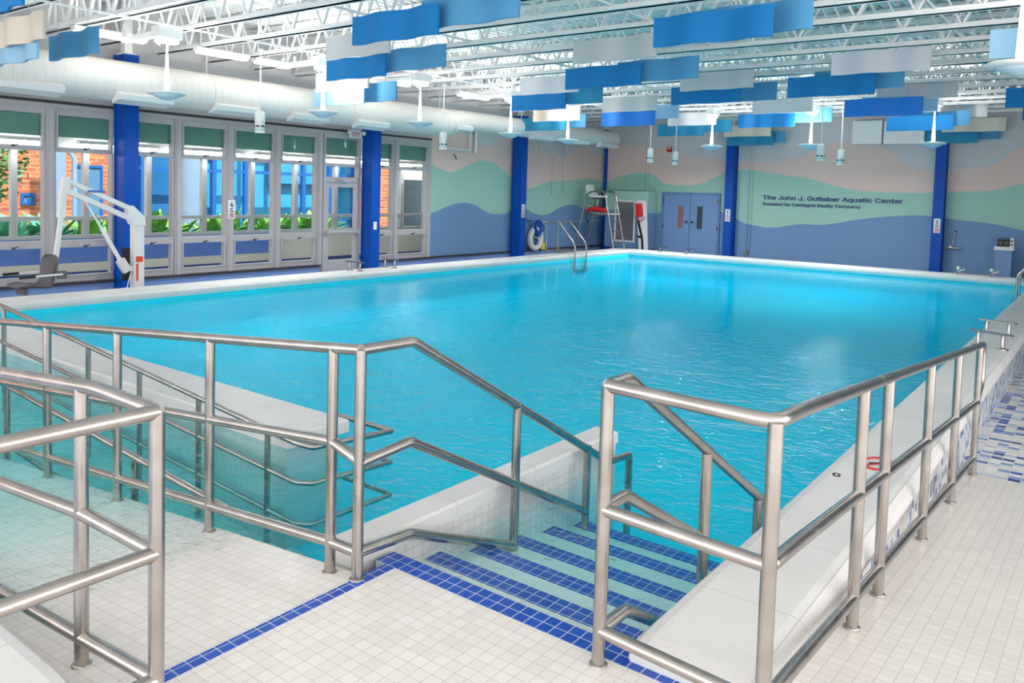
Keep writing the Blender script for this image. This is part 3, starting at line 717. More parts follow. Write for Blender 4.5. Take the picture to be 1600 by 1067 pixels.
def cyl(x, y, z):
    o = thing('cylinder_downlight', '', 'pendant lamp', (x, y, z))
    f = MB(); f.lathe([(0.07, 0.03), (0.075, 0.03), (0.075, 0.30), (0.05, 0.335), (0.0, 0.335)], (x, y, z), 'Z', 20); part('housing', f, M['white'], o)
    f = MB(); f.lathe([(0.074, 0.0), (0.074, 0.03), (0.05, 0.03), (0.05, 0.0)], (x, y, z), 'Z', 20); part('trim_ring', f, M['white'], o)
    f = MB(); f.lathe([(0.0, 0.012), (0.05, 0.012), (0.05, 0.018), (0.0, 0.018)], (x, y, z), 'Z', 16); part('lens', f, M['downlens'], o)
    f = MB()
    for a in range(0, 360, 60):
        c, s = math.cos(math.radians(a)), math.sin(math.radians(a)); f.bar((x+0.0745*c-0.026*s, y+0.0745*s+0.026*c, z+0.1), (x+0.0745*c+0.026*s, y+0.0745*s-0.026*c, z+0.1), 0.006, 0.022)
    part('vent_slot', f, M['black'], o)
    f = MB(); f.tube([(x, y, z+0.33), (x, y, ZJ)], 0.011, 8); part('stem', f, M['white'], o)
    f = MB(); f.lathe([(0.05, 0), (0.05, 0.03), (0, 0.03)], (x, y, ZJ-0.03), 'Z', 14); part('canopy', f, M['white'], o)
    return o
cp = [(-10.4, 7.42, 'hanging in front of the duct over the window wall'), (-10.55, 11.7, 'hanging beside the white wall pipe'), (-8.9, 17.15, 'nearer one of the pair hanging before the double doors'),
      (-8.9, 18.5, 'farther one of the pair hanging before the double doors'), (-4.75, 16.35, 'nearer one of the pair hanging above the wall lettering'), (-4.85, 18.15, 'farther one of the pair hanging above the wall lettering')]
c0 = cyl(*cp[0][:2], 2.25); c0['label'] = 'white cylinder downlight ' + cp[0][2]; c0['group'] = 'cylinder downlights'
for x, y, l in cp[1:]: dup(c0, (x, y, 2.25), 'white cylinder downlight ' + l, 'cylinder downlights')

# fluorescent strips under the joists by the duct
def strip(x, y, z, L, along, lamp='tubelamp', top=4.2):
    o = thing('fluorescent_light', '', 'ceiling light', (x, y, z))
    def B(a0, a1, w0, w1, h0, h1):
        m = MB()
        if along == 'Y': m.box((x+w0, y+a0, z+h0), (x+w1, y+a1, z+h1))
        else: m.box((x+a0, y+w0, z+h0), (x+a1, y+w1, z+h1))
        return m
    part('housing', B(-L/2, L/2, -0.06, 0.06, 0.03, 0.09), M['white'], o)
    for s in (-1, 1):
        m = MB(); a = (x+s*0.035, y-L/2+0.03, z+0.012) if along == 'Y' else (x-L/2+0.03, y+s*0.035, z+0.012); b = (x+s*0.035, y+L/2-0.03, z+0.012) if along == 'Y' else (x+L/2-0.03, y+s*0.035, z+0.012)
        m.tube([a, b], 0.016, 8); part('tube', m, M[lamp], o)
    for u in (-0.4, 0.4):
        m = MB(); a = (x, y+u*L, z+0.08) if along == 'Y' else (x+u*L, y, z+0.08); m.tube([a, (a[0], a[1], top)], 0.008, 6); part('hanger_rod', m, M['white'], o)
    return o
for k, (x, y, L, al) in enumerate(((-11.05, 5.5, 1.0, 'Y'), (-11.05, 7.2, 0.9, 'Y'), (-11.1, 8.15, 0.7, 'Y'), (-10.9, 10.6, 1.0, 'Y'), (-10.9, 13.0, 1.0, 'Y'))):
    o = strip(x, y, ZJ-0.1, L, al); o['label'] = 'white twin-tube strip light under the joists above the duct, %s along it' % ORD[k+1].replace('second nearest', 'second'); o['group'] = 'strip lights above the duct'
for k, y in enumerate((5.65, 8.2, 10.2, 12.8)):
    b = MB(); b.box((-11.0, y-0.035, 3.36), (-9.98, y+0.035, 3.43)); b.bar((-10.6, y, 3.43), (-10.6, y, ZJ+0.02), 0.03, 0.03); b.bar((-11.0+0.1, y, 3.43), (-10.9, y, ZJ+0.02), 0.03, 0.03)
    solo('support_channel', 'white steel channel running to the %s saucer lamp of the duct row' % ('first', 'second', 'third', 'fourth')[k], 'bracket', b, M['joist'], 'channels at the saucer lamps')
b = MB(); b.tube([(-9.85, -3, 3.47), (-9.7, 14.5, 3.47), (-9.4, 17.2, 3.47), (-0.7, 17.1, 3.47)], 0.014, 8)
solo('electrical_conduit', 'thin white conduit slung under the joists along the saucer lamps', 'conduit', b, M['joist'])

# ------------------------------------------------------------------ wavy baffles
BAF = [('deep',-9.03,3.11,3.0),('cream',-10.4,3.86,2.95),('pale',-10.75,3.94,2.78),('steel',-10.61,4.52,2.92),('deep',-6.66,5.9,3.0),('steel',-5.78,6.04,3.1),('grey',-8.77,7.3,3.2),('deep',-9.41,7.85,3.02),('steel',-8.45,8.0,3.1),
 ('cream',-10.54,8.58,3.0),('pale',-10.89,8.82,2.8),('steel',-10.37,9.01,2.85),('grey',-5.98,9.19,3.22),('deep',-6.6,9.96,3.0),('steel',-5.87,10.21,3.08),('lavender',-8.68,11.64,3.2),('deep',-9.47,12.45,3.02),('teal',-8.78,12.6,3.12),
 ('cream',-10.6,14.74,3.05),('teal',-11.39,15.37,2.9),('steel',-11.06,15.71,2.98),('grey',-8.66,14.49,3.16),('bright',-8.86,14.81,2.9),('pale',-8.61,15.38,3.08),('deep',-6.32,12.88,3.06),('steel',-5.93,13.47,3.14),('grey',-5.94,12.42,3.22),
 ('deep',-3.95,7.58,3.02),('steel',-3.68,7.9,3.12),('lavender',-3.3,11.64,3.22),('deep',-4.12,12.31,3.02),('steel',-3.78,12.5,3.12),('grey',-3.48,15.04,3.24),('grey',-6.31,16.71,3.26),('deep',-6.84,17.27,3.02),('steel',-6.13,17.45,3.12),
 ('bright',-3.94,14.8,2.95),('pale',-3.86,15.63,3.08),('grey',-3.46,18.66,3.24),('deep',-3.98,18.19,2.96),('steel',-3.73,18.4,3.06),('cream',-3.31,20.5,3.1),('teal',-3.87,20.75,2.87),('steel',-3.45,20.92,2.96),('grey',-8.94,18.09,3.18),
 ('teal',-9.5,18.66,2.98),('teal',-8.87,18.85,3.07),('cream',-8.44,20.4,3.07),('teal',-8.44,20.6,2.85),('steel',-8.2,20.8,2.93),('pale',-1.18,9.79,3.02),('deep',-1.46,16.87,3.0),('lavender',-1.2,12.9,3.22),('deep',-1.5,14.6,3.0)]
CN = {'deep': 'deep blue', 'steel': 'mid blue', 'bright': 'bright blue', 'pale': 'pale blue', 'teal': 'teal blue', 'grey': 'grey', 'lavender': 'pale grey', 'cream': 'cream'}
def baffle(c, x, y, z):
    o = thing('wavy_baffle', '', 'acoustic baffle', (x, y, z), 'wavy acoustic baffles')
    L, h, t, n = 1.25, 0.3, 0.03, 30; f = MB(); A, B = [], []
    for i in range(n+1):
        u = i/n; yy = y + 0.034*math.sin(2*PI*u*1.9 + 0.4); A.append((x+u*L, yy-t/2)); B.append((x+u*L, yy+t/2))
    poly = A + B[::-1]; m = len(poly)
    vs = [(p[0], p[1], z) for p in poly] + [(p[0], p[1], z+h) for p in poly]
    f.add(vs, [(i, (i+1) % m, m+(i+1) % m, m+i) for i in range(m) if i not in (n, m-1)], True)
    f.add(vs, [(i, (i+1) % m, m+(i+1) % m, m+i) for i in (n, m-1)])
    for zz in (0, m): f.add(vs[zz:zz+m], [(i, i+1, m-2-i, m-1-i) for i in range(n)])
    part('felt_sheet', f, M['baf_'+c], o)
    for u in (0.2, 0.8):
        w = MB(); w.tube([(x+u*L, y, z+h), (x+u*L, y, ZJ+0.01)], 0.003, 5); part('hanging_wire', w, M['seam'], o)
    return o
rows = [(-20, -10.2, 'duct row'), (-10.2, -7.9, 'second row from the duct'), (-7.9, -5.0, 'mid-pool row'), (-5.0, -2.6, 'row before the lettering'), (-2.6, 9, 'deck-side row')]
cnt = {}
for c, x, y, z in sorted(BAF, key=lambda b: b[2]):
    o = baffle(c, x, y, z)
    r = [q[2] for q in rows if q[0] <= x < q[1]][0]; cnt[(c, r)] = cnt.get((c, r), 0) + 1
    tot = sum(1 for b in BAF if b[0] == c and [q[2] for q in rows if q[0] <= b[1] < q[1]][0] == r)
    o['label'] = ('only %s wavy baffle in the %s' % (CN[c], r)) if tot == 1 else '%s wavy baffle in the %s, %s of its colour' % (CN[c], r, ORD[cnt[(c, r)]].replace('second nearest', 'second nearest'))

# ------------------------------------------------------------------ stainless handrails
R = 0.0215
def rail_thing(label, loc): return thing('handrail', label, 'handrail', loc, 'stainless handrails')
def pipe(o, name, pts, r=R, seg=16, rnd=0.03):
    """tube with slightly rounded corners"""
    P = [Vector(p) for p in pts]; q = [P[0]]
    for i in range(1, len(P)-1):
        a = (P[i-1]-P[i]); b = (P[i+1]-P[i]); k = min(rnd, a.length*0.4, b.length*0.4)
        s = P[i] + a.normalized()*k; e = P[i] + b.normalized()*k
        for u in (0, 0.33, 0.67, 1.0): q.append(s*(1-u)**2 + P[i]*2*u*(1-u) + e*u*u)
    q.append(P[-1]); m = MB(); m.tube(q, r, seg); return part(name, m, M['steel'], o)
def post(o, x, y, z0, z1, r=R, flange=False): 
    p = pipe(o, 'post', [(x, y, z0), (x, y, z1)], r)
    if flange:
        m = MB(); m.lathe([(0.03, 0.0), (0.03, 0.004), (0.0225, 0.007)], (x, y, z0), 'Z', 18); part('flange', m, M['steel'], p)
    return p
def fr(y): return -0.0878*(y-2.21)
# 1: beside the stairs and down the deck ramp
o = rail_thing('stainless handrail around the coping end and down the white tiled deck ramp', (-0.70, 2.13, 0))
post(o, -1.24, 2.17, 0, 0.9, flange=True); post(o, -0.70, 2.13, 0, 0.9, flange=True)
for y in (3.09, 3.50, 4.44, 5.34, 6.28): post(o, -0.70, y, fr(y), fr(y)+0.895, flange=True)
pipe(o, 'top_rail', [(-1.24, 2.17, 0.9), (-0.70, 2.13, 0.9), (-0.70, 2.35, 0.89), (-0.70, 6.28, 0.535), (-0.70, 6.46, 0.52), (-0.70, 6.46, 0.25), (-0.70, 6.28, 0.17)], rnd=0.06)
pipe(o, 'mid_rail', [(-1.24, 2.17, 0.505), (-0.70, 2.13, 0.505), (-0.70, 2.35, 0.49), (-0.70, 6.28, 0.145)])
pipe(o, 'bottom_rail', [(-1.24, 2.17, 0.112), (-0.70, 2.13, 0.112), (-0.70, 2.35, 0.10), (-0.70, 6.28, -0.25)])
# the branch down the stairs
sl = -0.60
pipe(o, 'stair_rail', [(-1.24, 2.17, 0.9), (-1.24, 2.30, 0.9), (-1.24, 4.3, 0.9+sl*2.0)], rnd=0.02)
pipe(o, 'stair_rail', [(-1.24, 2.17, 0.51), (-1.24, 2.31, 0.51), (-1.24, 3.58, 0.51+sl*1.2)], rnd=0.02)
pipe(o, 'stair_rail', [(-1.24, 2.17, 0.112), (-1.24, 2.34, 0.11), (-1.24, 2.97, -0.27)], rnd=0.02)
for y, zb in ((2.97, -0.232), (3.58, -0.345)): post(o, -1.24, y, zb, 0.9+sl*(y-2.3)-0.01)
# 2: between the ramp and the stairs
o = rail_thing('long stainless handrail between the water ramp and the blue-edged stairs', (-2.24, 2.055, 0))
post(o, -2.24, 2.055, 0, 0.885, flange=True)
xs = [-2.39, -3.22, -4.05, -4.85, -5.6, -6.4, -7.2]
def mt(x): return 0.872 - 0.0895*(-2.39-x)
for x in xs: post(o, x, 2.05, rz(x), mt(x), flange=True)
pipe(o, 'top_rail', [(-2.24, 2.055, 0.885), (-2.39, 2.05, 0.872), (-7.3, 2.05, mt(-7.3))])
pipe(o, 'mid_rail', [(-2.24, 2.055, 0.46), (-2.39, 2.05, 0.505), (-7.3, 2.05, mt(-7.3)-0.385)])
pipe(o, 'bottom_rail', [(-2.24, 2.055, 0.105), (-2.39, 2.05, 0.105), (-7.3, 2.05, mt(-7.3)-0.77)])
pipe(o, 'stair_rail', [(-2.24, 2.055, 0.885), (-2.24, 2.335, 0.88), (-2.24, 3.95, -0.03), (-2.24, 4.2, -0.05), (-2.24, 4.2, -0.6)], rnd=0.02)
pipe(o, 'stair_rail', [(-2.24, 2.055, 0.45), (-2.24, 2.33, 0.47), (-2.24, 3.72, -0.25)], rnd=0.02)
pipe(o, 'stair_rail', [(-2.24, 2.055, 0.105), (-2.24, 2.34, 0.085), (-2.24, 3.05, -0.21)], rnd=0.02)
for y, zb in ((3.06, -0.232), (3.72, -0.345)): post(o, -2.24, y, zb, 0.88-0.555*(y-2.335)+0.01)
# 3: outer side of the ramp
o = rail_thing('stainless handrail at the ramp mouth, closest to the camera', (-2.08, 1.163, 0))
post(o, -2.08, 1.163, 0, 0.8635, flange=True)
def lt(x): return 0.868 - 0.0895*(-2.42-x)
for x in (-2.52, -3.35, -4.2, -5.0, -5.8): post(o, x, 1.163, rz(x), lt(x), flange=True)
pipe(o, 'top_rail', [(-2.08, 1.163, 0.8635), (-2.42, 1.163, 0.868), (-6.5, 1.163, lt(-6.5))], rnd=0.05)
pipe(o, 'mid_rail', [(-2.08, 1.163, 0.4645), (-2.52, 1.163, 0.46), (-6.5, 1.163, lt(-6.5)-0.4)])
pipe(o, 'bottom_rail', [(-2.08, 1.163, 0.10), (-2.52, 1.163, 0.06), (-6.5, 1.163, lt(-6.5)-0.8)])
pipe(o, 'return_rail', [(-2.08, 1.163, 0.8635), (-2.08, -0.9, 0.8635)])
pipe(o, 'return_rail', [(-2.08, 1.163, 0.4645), (-2.08, -0.9, 0.4645)])
pipe(o, 'return_rail', [(-2.08, 1.163, 0.10), (-2.08, -0.9, 0.10)])
post(o, -2.08, -0.3, 0, 0.8635, flange=True)
# 4, 5: rails of the lower ramp, running down under the water
o = rail_thing('slim stainless handrail on the white-capped ramp wall, sloping into the water', (-5.8, 2.75, -0.7))
def ft(x): return 0.435 - 0.0855*(x+7.5)
pipe(o, 'top_rail', [(-8.6, 2.75, ft(-8.6)), (-3.5, 2.75, ft(-3.5)), (-3.42, 2.80, ft(-3.5)-0.02), (-3.42, 3.40, 0.03), (-3.9, 3.40, 0.03)], 0.017, rnd=0.02)
pipe(o, 'mid_rail', [(-8.6, 2.75, ft(-8.6)-0.33), (-3.5, 2.75, ft(-3.5)-0.22), (-3.42, 2.80, ft(-3.5)-0.22), (-3.42, 3.40, -0.16), (-3.9, 3.40, -0.16)], 0.015, rnd=0.02)
pipe(o, 'bottom_rail', [(-8.6, 2.75, ft(-8.6)-0.6), (-3.5, 2.75, ft(-3.5)-0.45), (-3.42, 2.80, ft(-3.5)-0.45), (-3.42, 3.40, -0.36), (-3.9, 3.40, -0.36)], 0.015, rnd=0.02)
for x in (-7.3, -5.85, -5.14, -4.44, -3.75): post(o, x, 2.75, -1.0 if x > -5 else -0.85, ft(x), 0.017)
o = rail_thing('stainless handrail dipping into the water on the inner side of the lower ramp', (-5, 2.17, -0.9))
pipe(o, 'top_rail', [(-8.6, 2.17, 0.33), (-3.25, 2.17, -0.035)], 0.018)
pipe(o, 'bottom_rail', [(-8.6, 2.17, -0.1), (-3.25, 2.17, -0.4)], 0.016)
for x in (-7.2, -5.72, -4.1): post(o, x, 2.17, -1.0 if x > -5 else -0.85, 0.33-0.0682*(x+8.6), 0.018)

# ---- ladder with a step on the far window side, and the grab rails by the pedestal
o = thing('pool_ladder', 'stainless pool steps with a tread and two bent rails by the ring buoy', 'ladder', (-10.6, 15.66, ZD))
for yy in (15.42, 15.9):
    pipe(o, 'side_rail', [(-10.6, yy, ZD), (-10.6, yy, 0.74), (-10.52, yy, 0.79), (-10.25, yy, 0.79), (-9.84, yy, 0.34), (-9.8, yy, 0.24), (-9.8, yy, -0.35)], 0.02, rnd=0.06)
    pipe(o, 'brace', [(-10.6, yy, 0.13), (-9.8, yy, 0.15)], 0.016)
m = MB(); m.box((-10.58, 15.42, 0.11), (-10.2, 15.9, 0.14)); part('tread', m, M['steel'], o)
for z in (-0.3,):
    m = MB(); m.box((-9.84, 15.42, z), (-9.74, 15.9, z+0.03)); part('tread', m, M['steel'], o)
o = thing('pool_ladder', 'stainless ladder rails bending into the water near the blue pedestal', 'ladder', (-1.2, 16.6, ZD))
for y in (16.9, 17.4):
    pipe(o, 'side_rail', [(-0.45, y, ZD), (-0.45, y, 0.7), (-0.75, y, 0.78), (-0.95, y, 0.76), (-1.36, y, 0.26), (-1.38, y, 0.2), (-1.38, y, -0.6)], 0.02, rnd=0.06)
    pipe(o, 'brace', [(-0.45, y, 0.15), (-1.38, y, 0.15)], 0.016)
m = MB(); m.box((-1.42, 16.9, -0.3), (-1.32, 17.4, -0.27)); part('tread', m, M['steel'], o)

# ---- low lane anchors on the coping
def anchor(p, q, label, top=0.14):
    p = Vector(p); q = Vector(q); d = (q-p); o = thing('lane_anchor', label, 'lane anchor', ((p+q)/2).to_tuple(), 'lane anchors on the coping')
    for u in (0.2, 0.8):
        c = p + d*u; m = MB(); m.lathe([(0.055, 0), (0.055, 0.008), (0.022, 0.014), (0.018, 0.02), (0.018, top)], (c.x, c.y, ZC), 'Z', 16); part('leg', m, M['steel'], o)
    m = MB(); m.bar((p.x, p.y, ZC+top+0.008), (q.x, q.y, ZC+top+0.008), 0.05, 0.018); part('plate', m, M['steel'], o)
anchor((-1.13, 9.28, ZC), (-0.76, 9.12, ZC), 'low stainless lane anchor just past the ramp handrail end, nearer of two')
anchor((-1.16, 10.2, ZC), (-0.80, 10.1, ZC), 'low stainless lane anchor past the ramp handrail, farther of two')
anchor((-10.32, 9.1, ZC), (-9.95, 9.15, ZC), 'low stainless lane anchor before the exit door')
anchor((-10.35, 9.95, ZC), (-9.98, 9.98, ZC), 'low stainless lane anchor beside the blue column at the exit door')
anchor((-9.05, 18.08, ZC), (-8.98, 18.45, ZC), 'low lane anchor on the far coping before the left service door leaf', 0.1)
anchor((-8.36, 18.08, ZC), (-8.27, 18.45, ZC), 'low lane anchor on the far coping before the right service door leaf', 0.1)
for x, l in ((-2.5, 'small stainless lane post with pale ball, nearer the blue column on the far coping'), (-1.92, 'small stainless lane post with pale ball in front of the blue pedestal')):
    o = thing('lane_post', l, 'lane post', (x, 18.25, ZC), 'lane posts on the far coping')
    m = MB(); m.tube([(x, 18.25, ZC), (x, 18.25, ZC+0.09)], 0.012, 8); m.bar((x, 18.25, ZC+0.06), (x+0.12, 18.25, ZC+0.11), 0.02, 0.02); part('stem', m, M['steel'], o)
    for a in (0.4, 2.5, 4.6):
        m = MB(); m.bar((x, 18.25, ZC+0.04), (x+0.12*math.cos(a), 18.25+0.1*math.sin(a), ZC+0.006), 0.015, 0.012); part('foot', m, M['steel'], o)
    m = MB(); m.lathe([(0.0, -0.04), (0.03, -0.026), (0.04, 0), (0.03, 0.026), (0, 0.04)], (x, 18.25, ZC+0.12), 'Z', 14); part('ball', m, plain('pale green ball', rgb(205, 230, 200), 0.4), o)

# ---- warning decal on the near coping
o = thing('warning_decal', 'red round no-diving decal with black lettering on the coping beside the handrail', 'decal', (-0.96, 4.55, ZC))
m = MB(); m.tube([(-0.96+0.075*math.cos(2*PI*k/24), 4.62+0.11*math.sin(2*PI*k/24), ZC+0.002) for k in range(24)], 0.008, 6, True); m.bar((-1.01, 4.55, ZC+0.003), (-0.91, 4.69, ZC+0.003), 0.014, 0.003); part('ring', m, M['redpaint'], o)
m = MB(); m.tube([(-1.0, 4.6, ZC+0.002), (-0.96, 4.63, ZC+0.002), (-0.92, 4.62, ZC+0.002)], 0.006, 6); part('symbol', m, M['ink'], o)
part('depth_lettering', text_mesh('0', 0.10, frame4((-1.1, 4.26, ZC+0.001), (0.9, 0.25, 0), (-0.25, 0.9, 0)), 0.001, 0.002), M['ink'], o)

# ------------------------------------------------------------------ pool lift
lx = -10.82
o = thing('pool_lift', 'white pool lift with a charcoal seat hanging beside the coping', 'pool lift', (lx, 5.75, ZD))
m = MB(); m.box((lx-0.06, 5.68, ZD), (lx+0.06, 5.82, 0.9)); m.box((lx-0.14, 5.6, ZD), (lx+0.14, 5.9, ZD+0.03)); mast = part('mast', m, M['white'], o)
m = MB(); m.box((lx+0.061, 5.70, 0.36), (lx+0.064, 5.80, 0.44)); part('warning_label', m, M['orange'], mast)
m = MB(); m.box((lx+0.061, 5.705, 0.1), (lx+0.064, 5.735, 0.34)); part('warning_label', m, M['orange'], mast)
m = MB(); m.prism([(5.66, 0.88), (5.84, 0.86), (5.83, 0.98), (5.66, 1.14), (5.60, 1.12), (5.61, 0.98)], 'X', lx-0.07, lx+0.07); part('head_bracket', m, M['white'], o)
m = MB(); m.bar((lx, 5.66, 1.09), (lx, 4.79, 1.47), 0.07, 0.06); up = part('boom', m, M['white'], o)
m = MB(); m.box((lx+0.036, 5.06, 1.31), (lx+0.038, 5.3, 1.34)); part('boom_lettering', m, M['panelblue'], up)
m = MB(); m.bar((lx, 5.66, 0.955), (lx, 4.79, 1.335), 0.07, 0.065); lo_ = part('boom', m, M['white'], o)
m = MB(); m.prism([(4.73, 1.27), (4.83, 1.29), (4.85, 1.5), (4.77, 1.5)], 'X', lx-0.05, lx+0.05); part('end_bracket', m, M['white'], o)
m = MB(); m.bar((lx, 4.77, 1.3), (lx, 4.745, 0.98), 0.075, 0.075); m.bar((lx, 4.745, 0.98), (lx, 4.68, 0.45), 0.05, 0.05); part('hanging_pole', m, M['white'], o)
m = MB(); m.tube([(lx+0.02, 5.03, 1.21), (lx+0.02, 5.25, 0.84)], 0.013, 10); m.tube([(lx+0.02, 5.25, 0.84), (lx+0.02, 5.52, 0.36)], 0.028, 12); part('actuator_rod', m, M['white'], o)
m = MB(); m.bar((lx+0.02, 5.5, 0.4), (lx+0.02, 5.6, 0.24), 0.08, 0.11); m.bar((lx+0.02, 5.58, 0.28), (lx+0.02, 5.7, 0.27), 0.05, 0.07); part('actuator_motor', m, M['ringwhite'], o)
m = MB(); m.box((lx-0.13, 5.6, 0.1), (lx-0.06, 5.72, 0.55)); part('battery_box', m, M['black'], o)
m = MB(); m.tube([(lx, 5.66, 0.2), (lx+0.02, 5.6, 0.02), (lx, 5.52, -0.1), (lx-0.02, 5.5, -0.3)], 0.008, 8); part('cable', m, M['white'], o)
# seat: moulded shell facing along the pool edge
def shell(rowsv):
    mb = MB(); n = len(rowsv[0]); vs = [p for r_ in rowsv for p in r_]; fs = []
    for i in range(len(rowsv)-1):
        for k in range(n-1): fs.append((i*n+k, i*n+k+1, (i+1)*n+k+1, (i+1)*n+k))
    nv = len(vs); t = 0.025
    mb.add(vs, fs, True); mb.add([(p[0], p[1]+t, p[2]-t*0.6) for p in vs], [f_[::-1] for f_ in fs], True)
    per = list(range(n)) + [i*n+n-1 for i in range(1, len(rowsv))] + [len(vs)-1-k for k in range(1, n)] + [i*n for i in range(len(rowsv)-2, 0, -1)]
    allv = vs + [(p[0], p[1]+t, p[2]-t*0.6) for p in vs]
    mb.add(allv, [(per[i], per[(i+1) % len(per)], nv+per[(i+1) % len(per)], nv+per[i]) for i in range(len(per))])
    return mb
rowsv = []
for (y, z, w) in ((4.18, 0.12, 0.20), (4.3, 0.135, 0.235), (4.42, 0.115, 0.24), (4.53, 0.11, 0.22), (4.585, 0.17, 0.17), (4.61, 0.26, 0.17), (4.625, 0.36, 0.2), (4.64, 0.44, 0.2), (4.65, 0.49, 0.16), (4.655, 0.51, 0.09)):
    rowsv.append([(lx+w*math.sin(u*PI/2*1.0), y - 0.05*u*u*(1 if z > 0.15 else 0), z + (0.03*u*u if z < 0.15 else 0)) for u in (-1, -0.6, -0.2, 0.2, 0.6, 1)])
part('seat', shell(rowsv), M['seatgrey'], o)
for s in (-1, 1):
    m = MB(); m.bar((lx+s*0.24, 4.66, 0.28), (lx+s*0.24, 4.22, 0.265), 0.022, 0.022); arm = part('armrest', m, M['white'], o)
    m = MB(); m.tube([(lx+s*0.24, 4.34, 0.27), (lx+s*0.24, 4.16, 0.264)], 0.018, 10); part('grip', m, M['black'], arm)
    m = MB(); m.box((lx+s*0.215, 4.6, 0.22), (lx+s*0.245, 4.71, 0.32)); part('side_bracket', m, M['seatgrey'], o)
m = MB(); m.box((lx-0.12, 4.26, 0.03), (lx+0.12, 4.3, 0.11)); part('footrest_stub', m, M['seatgrey'], o)

# ------------------------------------------------------------------ lifeguard chair, rescue gear, cabinet in the far corner
cy = 19.45
o = thing('lifeguard_chair', 'tall stainless lifeguard chair with white seat and ladder in the far corner', 'lifeguard chair', (-11.5, cy, ZD))
for y in (cy-0.28, cy+0.28):
    off = -0.12 if y < cy else 0.12
    pipe(o, 'side_frame', [(-12.22, y+off*0.4, ZD), (-11.98, y, 0.9), (-11.86, y, 1.45), (-11.7, y, 1.54), (-11.34, y, 1.54), (-11.26, y, 1.45), (-10.86, y+off*0.2, ZD)], 0.024, rnd=0.09)
    pipe(o, 'platform_bar', [(-11.98, y, 0.9), (-11.08, y, 0.9)], 0.022)
for z in (-0.18, 0.13, 0.45, 0.72):
    x = -11.26 + 0.4*(1.45-z)/1.82; m = MB(); m.box((x-0.03, cy-0.29, z-0.012), (x+0.03, cy+0.29, z+0.012)); part('rung', m, M['steel'], o)
m = MB(); m.box((-11.6, cy-0.28, 0.905), (-11.08, cy+0.28, 0.935)); part('platform', m, M['white'], o)
m = MB(); m.tube([(-11.72, cy, 0.92), (-11.66, cy, 1.33)], 0.03, 12); m.tube([(-11.98, cy-0.28, 1.15), (-11.7, cy-0.28, 1.12), (-11.7, cy+0.28, 1.12), (-11.98, cy+0.28, 1.15)], 0.018, 10); part('seat_post', m, M['steel'], o)
m = MB(); m.box((-11.8, cy-0.1, 1.33), (-11.52, cy+0.1, 1.36)); part('seat_plate', m, M['black'], o)
pr = [(-11.93, 1.72), (-11.99, 1.7), (-11.99, 1.6), (-11.95, 1.44), (-11.82, 1.37), (-11.6, 1.36), (-11.42, 1.38), (-11.42, 1.42), (-11.62, 1.42), (-11.75, 1.45), (-11.86, 1.55), (-11.9, 1.66)]
m = MB(); m.prism(pr, 'Y', cy-0.14, cy+0.14); part('seat', m, M['white'], o)
o = thing('rescue_tube', 'red rescue tube lying across the lifeguard chair platform', 'rescue tube', (-11.5, cy-0.2, 0.95))
m = MB(); m.tube([(-11.83, cy-0.3, 0.99), (-11.7, cy-0.3, 1.035), (-11.5, cy-0.3, 1.05), (-11.3, cy-0.3, 1.035), (-11.2, cy-0.3, 0.99)], [0.045, 0.06, 0.062, 0.06, 0.045], 14); part('float', m, M['red'], o)
m = MB(); m.tube([(-11.83, cy-0.32, 0.98), (-11.8, cy-0.36, 0.8), (-11.76, cy-0.36, 0.66), (-11.72, cy-0.35, 0.72)], 0.016, 8); part('strap', m, M['black'], o)

o = thing('spine_board', 'white spine board leaning on the wall cabinet with a red head block', 'spine board', (-10.65, 20.4, ZD))
def lean(x, z): # along the leaning board: u across, returns point
    return (x, 20.22 + 0.12*(z-ZD)/1.7, z)
P = [(-10.93, 1.30), (-10.87, 1.33), (-10.66, 1.31), (-10.62, 1.25), (-10.46, -0.2), (-10.5, ZD+0.02), (-10.66, ZD), (-10.73, -0.2)]
m = MB(); n = len(P); A = [lean(*p) for p in P]; B = [(a[0], a[1]+0.05, a[2]) for a in A]
m.add(A+B, [tuple(range(n)), tuple(range(n, 2*n))[::-1]] + [(i, (i+1) % n, n+(i+1) % n, n+i) for i in range(n)]); part('board', m, M['signwhite'], o)
m = MB(); m.bar(lean(-10.79, 1.22), lean(-10.73, 0.86), 0.28, 0.12, (1, 0, 0)); m.v = [(v[0], v[1]-0.07, v[2]) for v in m.v]; hb = part('head_block', m, M['red'], o)
m = MB(); m.lathe([(0.0, -0.135), (0.03, -0.135), (0.03, -0.12)], (-10.76, lean(0, 1.05)[1]-0.0, 1.05), 'Y', 12); part('ear_hole', m, M['black'], hb)
m = MB(); m.tube([(-10.86, 20.25, 0.86), (-10.74, 20.22, 0.72), (-10.6, 20.25, 0.84)], 0.014, 8); part('chin_strap', m, M['red'], o)
m = MB()
for a, b in (((-10.82, 0.75), (-10.66, 0.25)), ((-10.66, 0.25), (-10.62, -0.05)), ((-10.8, 0.3), (-10.64, 0.28)), ((-10.62, 0.0), (-10.65, -0.3))): 
    pa, pb = lean(*a), lean(*b); m.bar((pa[0], pa[1]-0.012, pa[2]), (pb[0], pb[1]-0.012, pb[2]), 0.06, 0.02, (0, 1, 0))
part('strap', m, M['black'], o)
m = MB(); pa, pb = lean(-10.64, -0.27), lean(-10.48, -0.30); m.bar((pa[0], pa[1]-0.012, pa[2]), (pb[0], pb[1]-0.012, pb[2]), 0.05, 0.03, (0, 1, 0)); part('strap', m, M['black'], o)

